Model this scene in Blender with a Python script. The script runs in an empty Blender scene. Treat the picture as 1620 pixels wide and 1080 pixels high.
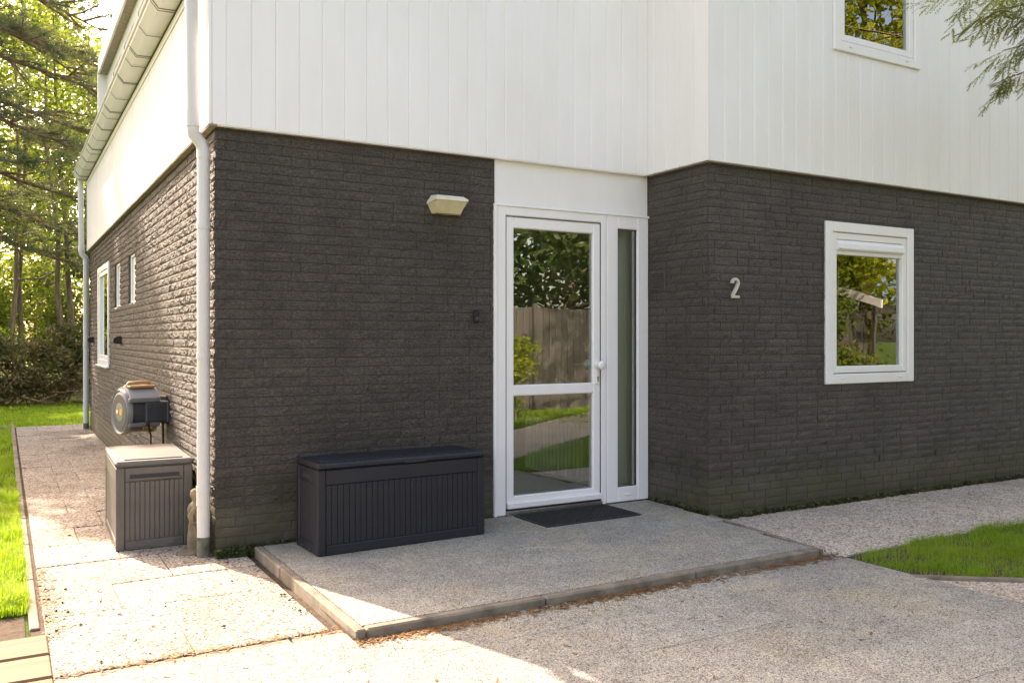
import bpy, math, random
import numpy as np
from math import radians, sin, cos, pi
random.seed(7)
RNG = np.random.default_rng(11)
S = bpy.context.scene
COL = S.collection

# ------------------------------------------------------------------ camera
CAM = (-1.172, -5.77, 1.40)
cd = bpy.data.cameras.new('camera'); cam = bpy.data.objects.new('camera', cd); COL.objects.link(cam)
cam.location = CAM
cam.rotation_euler = (radians(90), 0, radians(59.82 - 90))
cd.sensor_width = 36; cd.lens = 36 * 1384 / 1620; cd.shift_y = -5 / 1620
cd.clip_start = .05; cd.clip_end = 2000
S.camera = cam
# ------------------------------------------------------------------ sky, sun, exposure
SUN_EL = radians(42); SX, SY = -.317, .948            # horizontal direction towards the sun
W = bpy.data.worlds.new('World'); S.world = W; W.use_nodes = True
wn = W.node_tree; bg = wn.nodes['Background']
sky = wn.nodes.new('ShaderNodeTexSky'); sky.sky_type = 'NISHITA'; sky.sun_disc = False
sky.sun_elevation = SUN_EL; sky.sun_rotation = math.atan2(SX, SY)
sky.air_density = 1.0; sky.dust_density = 4.0; sky.ozone_density = .6
wn.links.new(sky.outputs[0], bg.inputs[0]); bg.inputs[1].default_value = .15
sl = bpy.data.lights.new('sun', 'SUN'); sl.energy = 3.2; sl.angle = radians(.53); sl.color = (1, .97, .935)
so = bpy.data.objects.new('sun', sl); COL.objects.link(so); so.location = (-6, 18, 18)
from mathutils import Vector, Matrix
so.rotation_euler = Vector((SX * cos(SUN_EL), SY * cos(SUN_EL), sin(SUN_EL))).to_track_quat('Z', 'Y').to_euler()
S.view_settings.view_transform = 'Standard'; S.view_settings.look = 'None'
S.view_settings.exposure = 2.2; S.view_settings.gamma = 1
S.view_settings.use_white_balance = True
S.view_settings.white_balance_temperature = 8500; S.view_settings.white_balance_tint = 20
S.cycles.max_bounces = 8; S.cycles.transparent_max_bounces = 12; S.cycles.diffuse_bounces = 4
S.cycles.sample_clamp_indirect = 6

# ------------------------------------------------------------------ material helpers
def nmat(name):
    m = bpy.data.materials.new(name); m.use_nodes = True
    nt = m.node_tree; b = nt.nodes['Principled BSDF']
    return m, nt, b
def N(nt, t, **kw):
    n = nt.nodes.new(t)
    for k, v in kw.items():
        if k in n.inputs: n.inputs[k].default_value = v
        else: setattr(n, k, v)
    return n
def L(nt, a, b): nt.links.new(a, b)
def wpos(nt): return N(nt, 'ShaderNodeNewGeometry').outputs['Position']
def ocoord(nt): return N(nt, 'ShaderNodeTexCoord').outputs['Object']
def noise(nt, vec, scale, detail=4, rough=.6):
    n = N(nt, 'ShaderNodeTexNoise', Scale=scale, Detail=detail, Roughness=rough); L(nt, vec, n.inputs['Vector']); return n.outputs['Fac']
def ramp(nt, fac, stops):
    r = N(nt, 'ShaderNodeValToRGB'); e = r.color_ramp.elements
    while len(e) < len(stops): e.new(.5)
    for el, (p, c) in zip(e, stops): el.position = p; el.color = (*c, 1) if len(c) == 3 else c
    L(nt, fac, r.inputs[0]); return r.outputs[0]
def mapr(nt, v, a, b, c=0., d=1.):
    n = N(nt, 'ShaderNodeMapRange'); n.inputs[1].default_value = a; n.inputs[2].default_value = b
    n.inputs[3].default_value = c; n.inputs[4].default_value = d; L(nt, v, n.inputs[0]); return n.outputs[0]
def mixc(nt, f, a, b, mode='MIX'):
    n = N(nt, 'ShaderNodeMix', data_type='RGBA', blend_type=mode)
    for i, v in ((0, f), (6, a), (7, b)):
        if isinstance(v, (int, float)): n.inputs[i].default_value = v
        elif isinstance(v, tuple): n.inputs[i].default_value = (*v, 1)
        else: L(nt, v, n.inputs[i])
    return n.outputs[2]
def math_(nt, op, a, b=0.):
    n = N(nt, 'ShaderNodeMath', operation=op)
    for i, v in ((0, a), (1, b)):
        if isinstance(v, (int, float)): n.inputs[i].default_value = v
        else: L(nt, v, n.inputs[i])
    return n.outputs[0]
def bump(nt, b, h, strength, dist, prev=None):
    n = N(nt, 'ShaderNodeBump', Strength=strength, Distance=dist); L(nt, h, n.inputs['Height'])
    if prev is not None: L(nt, prev, n.inputs['Normal'])
    if b is not None: L(nt, n.outputs[0], b.inputs['Normal'])
    return n.outputs[0]
def mapping(nt, vec, scale=(1, 1, 1), rot=(0, 0, 0)):
    n = N(nt, 'ShaderNodeMapping'); n.inputs['Scale'].default_value = scale; n.inputs['Rotation'].default_value = rot
    L(nt, vec, n.inputs['Vector']); return n.outputs[0]
def sepz(nt, vec, i=2):
    n = N(nt, 'ShaderNodeSeparateXYZ'); L(nt, vec, n.inputs[0]); return n.outputs[i]
def simple(name, c1, c2=None, rough=.5, scale=6, bs=0, bscale=80, bdist=.002, spec=.5, metal=0, coord='obj'):
    m, nt, b = nmat(name); v = ocoord(nt) if coord == 'obj' else wpos(nt)
    b.inputs['Roughness'].default_value = rough; b.inputs['Specular IOR Level'].default_value = spec; b.inputs['Metallic'].default_value = metal
    if c2 is None: c2 = tuple(x * .85 for x in c1)
    L(nt, ramp(nt, noise(nt, v, scale, 6), [(.3, c2), (.7, c1)]), b.inputs['Base Color'])
    if bs: bump(nt, b, noise(nt, v, bscale, 5), bs, bdist)
    return m

M = {}
M['gap'] = simple('grey_gasket', (.16, .155, .15), None, .6)
def mk_brick():
    m, nt, b = nmat('painted_brick'); p = wpos(nt); z = sepz(nt, p)
    base = ramp(nt, noise(nt, p, 2.2, 6), [(.3, (.074, .061, .051)), (.52, (.093, .079, .067)), (.75, (.112, .095, .081))])
    fine = ramp(nt, noise(nt, p, 75, 5, .7), [(.32, (.66, .66, .66)), (.68, (1.3, 1.29, 1.27))])  # fine paint mottle, contrast raised to read as shaded rough relief
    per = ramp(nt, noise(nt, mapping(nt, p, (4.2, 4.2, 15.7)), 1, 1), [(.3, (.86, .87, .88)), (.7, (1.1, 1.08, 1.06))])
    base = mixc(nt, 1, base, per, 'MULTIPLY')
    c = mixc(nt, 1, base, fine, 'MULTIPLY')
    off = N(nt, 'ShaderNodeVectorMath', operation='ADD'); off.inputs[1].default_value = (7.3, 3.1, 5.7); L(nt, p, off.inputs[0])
    grain_shade = ramp(nt, noise(nt, mapping(nt, off.outputs[0], (50, 50, 105), (radians(-25), radians(32), 0)), 1, 4, .7), [(.36, (.62, .61, .60)), (.5, (.98, .98, .98)), (.66, (1.45, 1.43, 1.40))])  # diagonal light and dark streaks in the colour imitate light on chiselled grain
    c = mixc(nt, 1, c, grain_shade, 'MULTIPLY')
    # algae and soil splash near the ground, with a ragged upper edge
    ed = math_(nt, 'ADD', z, mapr(nt, noise(nt, p, 3.5, 5), .3, .7, -.26, .26))
    c = mixc(nt, mapr(nt, ed, .55, .12, 0, .75), c, ramp(nt, noise(nt, p, 9, 6), [(.35, (.040, .036, .020)), (.6, (.046, .052, .016)), (.8, (.085, .075, .055))]))
    ed2 = math_(nt, 'ADD', z, mapr(nt, noise(nt, p, 14, 5), .3, .7, -.06, .06))
    c = mixc(nt, mapr(nt, ed2, .10, .02, 0, .8), c, ramp(nt, noise(nt, p, 40, 5), [(.4, (.012, .016, .005)), (.6, (.045, .055, .016)), (.75, (.11, .10, .075))]))
    # flecks of bare stone
    vo = N(nt, 'ShaderNodeTexVoronoi', Scale=8.0); L(nt, p, vo.inputs['Vector'])
    fl = mapr(nt, vo.outputs['Distance'], .035, .02)
    sel = mapr(nt, sepz(nt, vo.outputs['Color'], 0), .86, .88)
    c = mixc(nt, math_(nt, 'MULTIPLY', fl, sel), c, (.42, .40, .36))
    L(nt, c, b.inputs['Base Color'])
    b.inputs['Roughness'].default_value = .55; b.inputs['Specular IOR Level'].default_value = .45
    n1 = noise(nt, mapping(nt, p, (48, 48, 100), (radians(-25), radians(32), 0)), 1, 6, .72)
    n2 = noise(nt, p, 170, 4, .7)
    h = math_(nt, 'ADD', math_(nt, 'MULTIPLY', n1, 1.0), math_(nt, 'MULTIPLY', n2, .45))
    soft = mapr(nt, z, .22, .36, .25, 1)
    bn = N(nt, 'ShaderNodeBump', Distance=.022); L(nt, h, bn.inputs['Height']); L(nt, math_(nt, 'MULTIPLY', soft, 1.0), bn.inputs['Strength'])
    L(nt, bn.outputs[0], b.inputs['Normal'])
    return m
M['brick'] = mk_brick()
M['mortar'] = simple('painted_mortar', (.080, .072, .064), (.060, .054, .048), .8, 20, .5, 120, .004, coord='w')
def mk_white(name, c, rough, dirt=.5):
    m, nt, b = nmat(name); p = wpos(nt)
    n = noise(nt, mapping(nt, p, (3, 3, .8)), 1.4, 6)
    c2 = tuple(x * y for x, y in zip(c, (.96, .95, .93)))
    col = ramp(nt, n, [(.35, c2), (.65, c)])
    sp = noise(nt, p, 55, 3)
    col = mixc(nt, mapr(nt, sp, .70, .80, 0, dirt), col, (.42, .38, .30))
    L(nt, col, b.inputs['Base Color']); b.inputs['Roughness'].default_value = rough
    bump(nt, b, noise(nt, p, 30, 3), .08, .002)
    return m
M['clad'] = mk_white('white_cladding', (.82, .81, .795), .42, .12)
M['upvc'] = mk_white('white_frame', (.83, .82, .81), .28, .12)
M['panel'] = mk_white('white_render_panel', (.80, .785, .76), .55, .2)
M['gutter'] = mk_white('zinc_gutter', (.76, .745, .72), .38, .3)
M['pipe'] = mk_white('white_pipe', (.61, .60, .585), .3, .25)
M['pipefoot'] = simple('mossy_pipe_foot', (.20, .19, .14), (.05, .055, .03), .8, 16, .4)
M['dark'] = simple('dark_seal', (.02, .02, .02), None, .6)
M['trim'] = simple('bare_edge', (.38, .32, .24), (.25, .21, .16), .7, 12, coord='w')
def mk_pebble(name, cols, scale, bstr, bdist, big, rough=.85):
    m, nt, b = nmat(name); p = wpos(nt)
    oi = N(nt, 'ShaderNodeObjectInfo')
    wob = N(nt, 'ShaderNodeVectorMath', operation='ADD')
    nz = N(nt, 'ShaderNodeTexNoise', Scale=scale * .8, Detail=2); L(nt, p, nz.inputs['Vector'])
    sc = N(nt, 'ShaderNodeVectorMath', operation='SCALE'); sc.inputs['Scale'].default_value = .6 / scale; L(nt, nz.outputs['Color'], sc.inputs[0])
    L(nt, p, wob.inputs[0]); L(nt, sc.outputs[0], wob.inputs[1])
    vo = N(nt, 'ShaderNodeTexVoronoi', Scale=scale); L(nt, wob.outputs[0], vo.inputs['Vector'])
    k = len(cols)
    c = ramp(nt, sepz(nt, vo.outputs['Color'], 0), [(i / (k - 1), col) for i, col in enumerate(cols)])
    c = mixc(nt, mapr(nt, vo.outputs['Distance'], .5, .8, 0, .45), c, tuple(x * .4 for x in cols[len(cols) // 2]))
    g = ramp(nt, noise(nt, p, 1.3, 7, .65), [(.3, big[0]), (.5, (1, 1, 1)), (.7, big[1])])
    c = mixc(nt, 1, c, g, 'MULTIPLY')
    c = mixc(nt, 1, c, ramp(nt, noise(nt, p, 9, 5), [(.3, (.86, .85, .83)), (.65, (1.05, 1.05, 1.05))]), 'MULTIPLY')
    v = mapr(nt, oi.outputs['Random'], 0, 1, .90, 1.06)
    hs = N(nt, 'ShaderNodeHueSaturation'); L(nt, v, hs.inputs['Value']); L(nt, c, hs.inputs['Color'])
    L(nt, hs.outputs[0], b.inputs['Base Color'])
    b.inputs['Roughness'].default_value = rough; b.inputs['Specular IOR Level'].default_value = .25
    h = mapr(nt, vo.outputs['Distance'], 0, .8, 1, 0)
    bump(nt, b, h, bstr, bdist)
    return m
M['pebble'] = mk_pebble('washed_pebble_slab', [(.06, .05, .04), (.27, .22, .165), (.49, .41, .32), (.57, .50, .41), (.42, .36, .28), (.62, .57, .50), (.72, .68, .62)], 95, .5, .005, ((.82, .77, .70), (1.1, 1.09, 1.06)))  # lighter copy of the same stones, making up for the shaded front path
M['sidepebble'] = mk_pebble('side_path_pebble', [(.045, .038, .03), (.17, .135, .10), (.38, .31, .235), (.45, .385, .305), (.28, .235, .18), (.50, .45, .385), (.60, .56, .50)], 88, .7, .007, ((.74, .68, .60), (1.08, 1.07, 1.04)))  # same stones toned darker to offset the strong sun on the side path
M['chip'] = mk_pebble('fine_grey_chipping', [(.05, .05, .048), (.16, .158, .146), (.33, .318, .272), (.40, .376, .308), (.245, .246, .232), (.44, .418, .348), (.54, .512, .43)], 185, .5, .004, ((.80, .81, .84), (1.2, 1.11, .96)))
M['kerb'] = simple('concrete_kerb', (.26, .22, .165), (.11, .09, .065), .85, 9, .5, 140, .003, coord='w')
M['soil'] = simple('joint_soil', (.10, .065, .035), (.035, .025, .015), .95, 18, .8, 60, .02, coord='w')
def mk_lawnbed():
    m, nt, b = nmat('lawn_ground'); p = wpos(nt)
    L(nt, ramp(nt, noise(nt, p, 1.1, 8), [(.3, (.045, .075, .015)), (.55, (.07, .12, .02)), (.75, (.10, .13, .035))]), b.inputs['Base Color'])
    b.inputs['Roughness'].default_value = .9; b.inputs['Specular IOR Level'].default_value = .1
    bump(nt, b, noise(nt, p, 60, 4), 1, .04); return m
M['lawn'] = mk_lawnbed()
def mk_leaf(name, c1, c2, c3, trans=.5, rough=.5):
    m, nt, b = nmat(name); oi = N(nt, 'ShaderNodeNewGeometry')
    r = N(nt, 'ShaderNodeAttribute', attribute_name='tone')
    c = ramp(nt, r.outputs['Fac'], [(0, c1), (.5, c2), (1, c3)])
    L(nt, c, b.inputs['Base Color']); b.inputs['Roughness'].default_value = rough; b.inputs['Specular IOR Level'].default_value = .3
    t = N(nt, 'ShaderNodeBsdfTranslucent'); L(nt, mixc(nt, 1, c, (1.15, 1.12, .62), 'MULTIPLY'), t.inputs['Color'])
    mx = N(nt, 'ShaderNodeMixShader'); mx.inputs[0].default_value = trans
    L(nt, b.outputs[0], mx.inputs[1]); L(nt, t.outputs[0], mx.inputs[2])
    L(nt, mx.outputs[0], nt.nodes['Material Output'].inputs['Surface']); return m
M['grass'] = mk_leaf('grass_blade', (.12, .24, .016), (.20, .38, .026), (.36, .44, .08), .6)
M['leaf'] = mk_leaf('spring_leaf', (.085, .14, .024), (.165, .225, .042), (.32, .36, .10), .58)
M['leaf_dark'] = mk_leaf('evergreen_leaf', (.025, .045, .010), (.045, .075, .016), (.09, .12, .03), .3)
M['yellow_leaf'] = mk_leaf('yellow_leaf', (.13, .19, .02), (.24, .29, .025), (.40, .41, .04), .5)
M['needle'] = mk_leaf('pine_needle', (.065, .09, .045), (.11, .145, .075), (.20, .21, .10), .45)
M['yew'] = mk_leaf('conifer_spray', (.09, .125, .022), (.20, .25, .04), (.40, .42, .10), .55)
M['dead_leaf'] = mk_leaf('withered_leaf', (.055, .058, .025), (.13, .122, .055), (.26, .21, .11), .3)
M['moss'] = mk_leaf('moss', (.02, .026, .008), (.06, .07, .02), (.14, .13, .06), .1)
M['litter'] = mk_leaf('fallen_needle', (.10, .045, .02), (.22, .11, .045), (.30, .19, .09), .1)
M['clod'] = simple('dark_crumb', (.05, .035, .025), (.02, .015, .01), .9, 30)
def mk_bark(name, c1, c2):
    m, nt, b = nmat(name); p = wpos(nt)
    n = noise(nt, mapping(nt, p, (14, 14, 3)), 1, 6)
    L(nt, ramp(nt, n, [(.35, c2), (.65, c1)]), b.inputs['Base Color']); b.inputs['Roughness'].default_value = .9
    bump(nt, b, n, .8, .02); return m
M['bark'] = mk_bark('grey_bark', (.24, .19, .13), (.10, .075, .05))
M['pinebark'] = mk_bark('pine_bark', (.20, .125, .075), (.07, .045, .03))
M['twig'] = mk_bark('dry_twig', (.26, .17, .10), (.11, .07, .045))
def mk_glass(name, mult, tint=(.80, .86, .80)):
    m, nt, b = nmat(name); nt.nodes.remove(b)
    fr = N(nt, 'ShaderNodeFresnel', IOR=1.5)
    fac = math_(nt, 'MINIMUM', math_(nt, 'MULTIPLY', fr.outputs[0], mult), 1.)
    t = N(nt, 'ShaderNodeBsdfTransparent'); t.inputs[0].default_value = (*tint, 1)
    g = N(nt, 'ShaderNodeBsdfGlossy'); g.inputs['Roughness'].default_value = 0; g.inputs[0].default_value = (.96, .98, .96, 1)
    p = wpos(nt); bn = N(nt, 'ShaderNodeBump', Strength=.05, Distance=.01); L(nt, noise(nt, p, 2.2, 1), bn.inputs['Height']); L(nt, bn.outputs[0], g.inputs['Normal'])
    mx = N(nt, 'ShaderNodeMixShader'); L(nt, fac, mx.inputs[0]); L(nt, t.outputs[0], mx.inputs[1]); L(nt, g.outputs[0], mx.inputs[2])
    L(nt, mx.outputs[0], nt.nodes['Material Output'].inputs['Surface']); return m
M['glass'] = mk_glass('coated_double_glazing', 3.2, (.95, .97, .94))
M['frost'] = simple('frosted_white_pane', (.66, .68, .66), (.6, .62, .6), .25)
def mk_plastic(name, c1, c2, rough, grain=True):
    m, nt, b = nmat(name); p = ocoord(nt)
    n = noise(nt, mapping(nt, p, (30, 30, 4)), 1, 6); n2 = noise(nt, p, 5, 6)
    c = ramp(nt, n2, [(.3, c2), (.7, c1)])
    c = mixc(nt, mapr(nt, noise(nt, p, 160, 2), .68, .76, 0, .4), c, (.3, .27, .23))
    L(nt, c, b.inputs['Base Color']); b.inputs['Roughness'].default_value = rough; b.inputs['Specular IOR Level'].default_value = .45
    bump(nt, b, n, .25 if grain else .05, .002); return m
M['anthracite'] = mk_plastic('anthracite_resin', (.014, .0145, .021), (.010, .0105, .015), .5)
M['greybox'] = mk_plastic('weathered_grey_resin', (.125, .112, .10), (.08, .072, .066), .5)
M['greylid'] = mk_plastic('faded_grey_resin', (.125, .117, .112), (.085, .08, .076), .5)
M['rubber'] = simple('black_rubber', (.022, .022, .024), (.014, .014, .015), .55, 20, .3)
M['reelgrey'] = mk_plastic('reel_grey', (.20, .20, .20), (.15, .15, .15), .4, False)
M['reeltop'] = mk_plastic('reel_light_grey', (.42, .41, .40), (.36, .35, .34), .4, False)
M['reeldark'] = mk_plastic('reel_dark', (.055, .06, .07), (.045, .05, .055), .45, False)
M['jet'] = simple('gloss_black', (.006, .006, .007), (.004, .004, .005), .55, 10)
M['orange'] = simple('orange_plastic', (.46, .29, .14), (.38, .24, .12), .4)
M['badge'] = simple('badge_white', (.8, .78, .7), None, .4)
M['badgey'] = simple('badge_yellow', (.8, .35, .02), None, .4)
M['brass'] = simple('brass', (.55, .35, .13), (.3, .2, .08), .35, 12, metal=.8)
M['steel'] = simple('brushed_steel', (.55, .54, .52), (.42, .41, .40), .35, 20, metal=1)
M['number'] = simple('satin_cream_metal', (.62, .57, .49), (.48, .43, .36), .35, 14, spec=.6)
M['lampbody'] = simple('yellowed_white_plastic', (.74, .70, .58), (.62, .57, .44), .4, 9)
M['lampglass'] = simple('yellowed_diffuser', (.58, .53, .34), (.48, .43, .26), .3, 14)
M['stone'] = simple('weathered_sandstone', (.26, .21, .13), (.13, .105, .065), .9, 9, .7, 70, .01)
M['wood'] = None
def mk_wood(name, c1, c2, ax):
    m, nt, b = nmat(name); p = wpos(nt); sc = [42, 42, 42]; sc[ax] = 2.2
    n = noise(nt, mapping(nt, p, tuple(sc)), 1, 6, .6)
    oi = N(nt, 'ShaderNodeObjectInfo')
    c = ramp(nt, n, [(.3, c2), (.68, c1)])
    hs = N(nt, 'ShaderNodeHueSaturation'); L(nt, mapr(nt, oi.outputs['Random'], 0, 1, .82, 1.12), hs.inputs['Value']); L(nt, c, hs.inputs['Color'])
    L(nt, hs.outputs[0], b.inputs['Base Color']); b.inputs['Roughness'].default_value = .75; bump(nt, b, n, .4, .004); return m
M['bench'] = mk_wood('pale_garden_timber', (.17, .098, .043), (.10, .056, .026), 0)
M['fencewood'] = mk_wood('weathered_fence_timber', (.115, .105, .092), (.062, .056, .048), 2)
M['sage'] = simple('pale_sage_wall', (.40, .43, .34), (.37, .40, .31), .8, 3)
M['beige'] = simple('beige_interior', (.28, .26, .22), (.24, .22, .19), .8, 3)
M['floor'] = simple('hall_floor', (.12, .09, .06), (.08, .06, .04), .6, 6)
M['tile'] = simple('roof_tile', (.10, .085, .075), (.06, .05, .045), .8, 12)
M['curtain'] = simple('net_curtain', (.66, .68, .58), (.60, .62, .52), .9, 5)

# ------------------------------------------------------------------ mesh helpers
class MB:
    def __init__(s): s.v = []; s.f = []
    def add(s, vs, fs):
        o = len(s.v); s.v += [tuple(map(float, v)) for v in vs]; s.f += [tuple(i + o for i in f) for f in fs]; return s
    def box(s, x0, x1, y0, y1, z0, z1, c=0.):
        if x1 < x0: x0, x1 = x1, x0
        if y1 < y0: y0, y1 = y1, y0
        if z1 < z0: z0, z1 = z1, z0
        c = min(c, (x1 - x0) * .45, (y1 - y0) * .45, (z1 - z0) * .45)
        if c <= 0:
            return s.add([(x0,y0,z0),(x1,y0,z0),(x1,y1,z0),(x0,y1,z0),(x0,y0,z1),(x1,y0,z1),(x1,y1,z1),(x0,y1,z1)],
                         [(0,3,2,1),(4,5,6,7),(0,1,5,4),(1,2,6,5),(2,3,7,6),(3,0,4,7)])
        X = (x0, x1); Y = (y0, y1); Z = (z0, z1); V = []; idx = {}
        for i in (0, 1):
            for j in (0, 1):
                for k in (0, 1):
                    dx = c if i == 0 else -c; dy = c if j == 0 else -c; dz = c if k == 0 else -c
                    for a, p in enumerate(((X[i], Y[j] + dy, Z[k] + dz), (X[i] + dx, Y[j], Z[k] + dz), (X[i] + dx, Y[j] + dy, Z[k]))):
                        idx[i, j, k, a] = len(V); V.append(p)
        Fs = []
        def q(lst): Fs.append(tuple(idx[t] for t in lst))
        for i in (0, 1):
            r = [(i,0,0,0),(i,1,0,0),(i,1,1,0),(i,0,1,0)]; q(r if i else r[::-1])
            r = [(0,i,0,1),(0,i,1,1),(1,i,1,1),(1,i,0,1)]; q(r if i else r[::-1])
            r = [(0,0,i,2),(1,0,i,2),(1,1,i,2),(0,1,i,2)]; q(r if i else r[::-1])
        for i in (0, 1):
            for j in (0, 1):
                r = [(i,j,0,0),(i,j,1,0),(i,j,1,1),(i,j,0,1)]; q(r if (i ^ j) else r[::-1])
                r = [(i,0,j,0),(i,0,j,2),(i,1,j,2),(i,1,j,0)]; q(r if (i ^ j) else r[::-1])
                r = [(0,i,j,1),(1,i,j,1),(1,i,j,2),(0,i,j,2)]; q(r if (i ^ j) else r[::-1])
        for i in (0, 1):
            for j in (0, 1):
                for k in (0, 1):
                    r = [(i,j,k,0),(i,j,k,1),(i,j,k,2)]; q(r if (i + j + k) % 2 else r[::-1])
        return s.add(V, Fs)
    def tube(s, pts, rad, n=12, cap=True):
        pts = [Vector(p) for p in pts]; k = len(pts)
        if isinstance(rad, (int, float)): rad = [rad] * k
        rings = []; ref = None
        for i, p in enumerate(pts):
            t = (pts[min(i + 1, k - 1)] - pts[max(i - 1, 0)]).normalized()
            if ref is None:
                ref = Vector((1, 0, 0)) if abs(t.x) < .8 else Vector((0, 1, 0))
            a = (ref - t * ref.dot(t)).normalized(); b = t.cross(a); ref = a
            rings.append([tuple(p + (a * cos(2*pi*j/n) + b * sin(2*pi*j/n)) * rad[i]) for j in range(n)])
        V = [v for r in rings for v in r]; Fs = []
        for i in range(k - 1):
            for j in range(n):
                Fs.append((i*n+j, i*n+(j+1) % n, (i+1)*n+(j+1) % n, (i+1)*n+j))
        if cap: Fs += [tuple(range(n))[::-1], tuple((k-1)*n + j for j in range(n))]
        return s.add(V, Fs)
    def prism(s, poly, axis, a, b):
        """poly: list of 2-D points in the plane across `axis`"""
        def mk(p, t):
            return {0: (t, p[0], p[1]), 1: (p[0], t, p[1]), 2: (p[0], p[1], t)}[axis]
        n = len(poly); V = [mk(p, a) for p in poly] + [mk(p, b) for p in poly]
        return s.add(V, [tuple(range(n))[::-1], tuple(range(n, 2*n))] + [(i, (i+1) % n, n+(i+1) % n, n+i) for i in range(n)])
    def lathe(s, prof, n=24, axis=2, center=(0, 0, 0), cap=True):
        V = []; Fs = []; k = len(prof)
        for (r, h) in prof:
            for j in range(n):
                a = 2*pi*j/n; u, w = r*cos(a), r*sin(a)
                p = {2: (u, w, h), 0: (h, u, w), 1: (w, h, u)}[axis]
                V.append(tuple(x + c for x, c in zip(p, center)))
        for i in range(k - 1):
            for j in range(n): Fs.append((i*n+j, i*n+(j+1) % n, (i+1)*n+(j+1) % n, (i+1)*n+j))
        if cap: Fs += [tuple(range(n))[::-1], tuple((k-1)*n+j for j in range(n))]
        return s.add(V, Fs)
    def build(s, name, mat, parent=None, smooth=None, off=(0, 0, 0)):
        me = bpy.data.meshes.new(name)
        vs = s.v if off == (0, 0, 0) else [(a - off[0], b - off[1], c - off[2]) for a, b, c in s.v]
        me.from_pydata(vs, [], s.f); me.update()
        import bmesh
        bm = bmesh.new(); bm.from_mesh(me); bmesh.ops.recalc_face_normals(bm, faces=bm.faces); bm.to_mesh(me); bm.free()
        if smooth is not None:
            me.shade_smooth(); me.set_sharp_from_angle(angle=radians(smooth))
        return link(name, me, mat, parent)
def link(name, me, mat=None, parent=None):
    o = bpy.data.objects.new(name, me); COL.objects.link(o)
    if mat is not None and not me.materials: me.materials.append(mat)
    if parent is not None: o.parent = parent
    return o
def npmesh(name, V, F, mat, tone=None, parent=None, smooth=False):
    """V (n,3), F (m,k) arrays -> object"""
    V = np.asarray(V, np.float32); F = np.asarray(F, np.int32)
    me = bpy.data.meshes.new(name); k = F.shape[1]
    me.vertices.add(len(V)); me.vertices.foreach_set('co', V.ravel())
    me.loops.add(F.size); me.loops.foreach_set('vertex_index', F.ravel())
    me.polygons.add(len(F)); me.polygons.foreach_set('loop_start', np.arange(0, F.size, k, dtype=np.int32))
    me.update(calc_edges=True)
    me.polygons.foreach_set('use_smooth', np.full(len(F), smooth, bool))
    if tone is not None:
        a = me.attributes.new('tone', 'FLOAT', 'FACE'); a.data.foreach_set('value', np.asarray(tone, np.float32))
    return link(name, me, mat, parent)
def empty(name, loc=(0, 0, 0), rz=0.):
    o = bpy.data.objects.new(name, None); COL.objects.link(o); o.location = loc; o.rotation_euler = (0, 0, rz); o.empty_display_size = .2; return o
def tag(o, label=None, cat=None, group=None, kind=None):
    if label: o['label'] = label
    if cat: o['category'] = cat
    if group: o['group'] = group
    if kind: o['kind'] = kind
    return o

# ================================================================== HOUSE
ZC = 2.755            # underside of the white cladding
XR, YR = 3.50, -.73   # corner of the projecting right-hand part
YE = 9.30             # far end of the side wall
house = empty('house'); tag(house, 'two-storey house of dark painted brick with white boarded upper storey', 'house')

DOOR = (2.03, 3.50, .062, ZC)
WIN = (4.80, 5.96, 1.012, 2.388)
UWIN = (4.845, 5.995, 3.82, 4.98)
SW = [(6.41, 7.85, 1.04, 2.38), (5.28, 5.83, 1.75, 2.31), (3.92, 4.47, 1.75, 2.31)]

def wall_with_holes(u0, u1, z0, z1, holes):
    """list of rectangles (u0,u1,z0,z1) covering the wall minus the holes"""
    us = sorted({u0, u1, *[h[0] for h in holes], *[h[1] for h in holes]}); us = [u for u in us if u0 <= u <= u1]
    out = []
    for a, b in zip(us, us[1:]):
        m = (a + b) / 2; hs = sorted([h for h in holes if h[0] < m < h[1]], key=lambda h: h[2]); z = z0
        for h in hs:
            if h[2] > z: out.append((a, b, z, h[2]))
            z = max(z, h[3])
        if z < z1: out.append((a, b, z, z1))
    return out
INS = .0045; TH = .10
def back_wall(name, kind, pos, u0, u1, holes):
    mb = MB()
    for a, b, c, d in wall_with_holes(u0, u1, -.1, ZC + .12, holes):
        if kind == 'y': mb.box(a, b, pos + INS, pos + TH, c, d)
        else: mb.box(pos + INS, pos + TH, a, b, c, d)
    return mb.build(name, M['mortar'], house)
front_wall = back_wall('front_wall', 'y', 0, INS, DOOR[0], [])
right_wall = back_wall('front_wall', 'y', YR, XR + TH, 12.0, [WIN])
side_wall = back_wall('side_wall', 'x', 0, TH + .002, YE, SW)
return_wall = back_wall('return_wall', 'x', XR, YR + INS, .12, [])
tag(front_wall, 'dark brick front wall left of the door'); tag(right_wall, 'dark brick front wall with the house number'); tag(side_wall, 'sunlit brick side wall'); tag(return_wall, 'short brick return beside the door')

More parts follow.
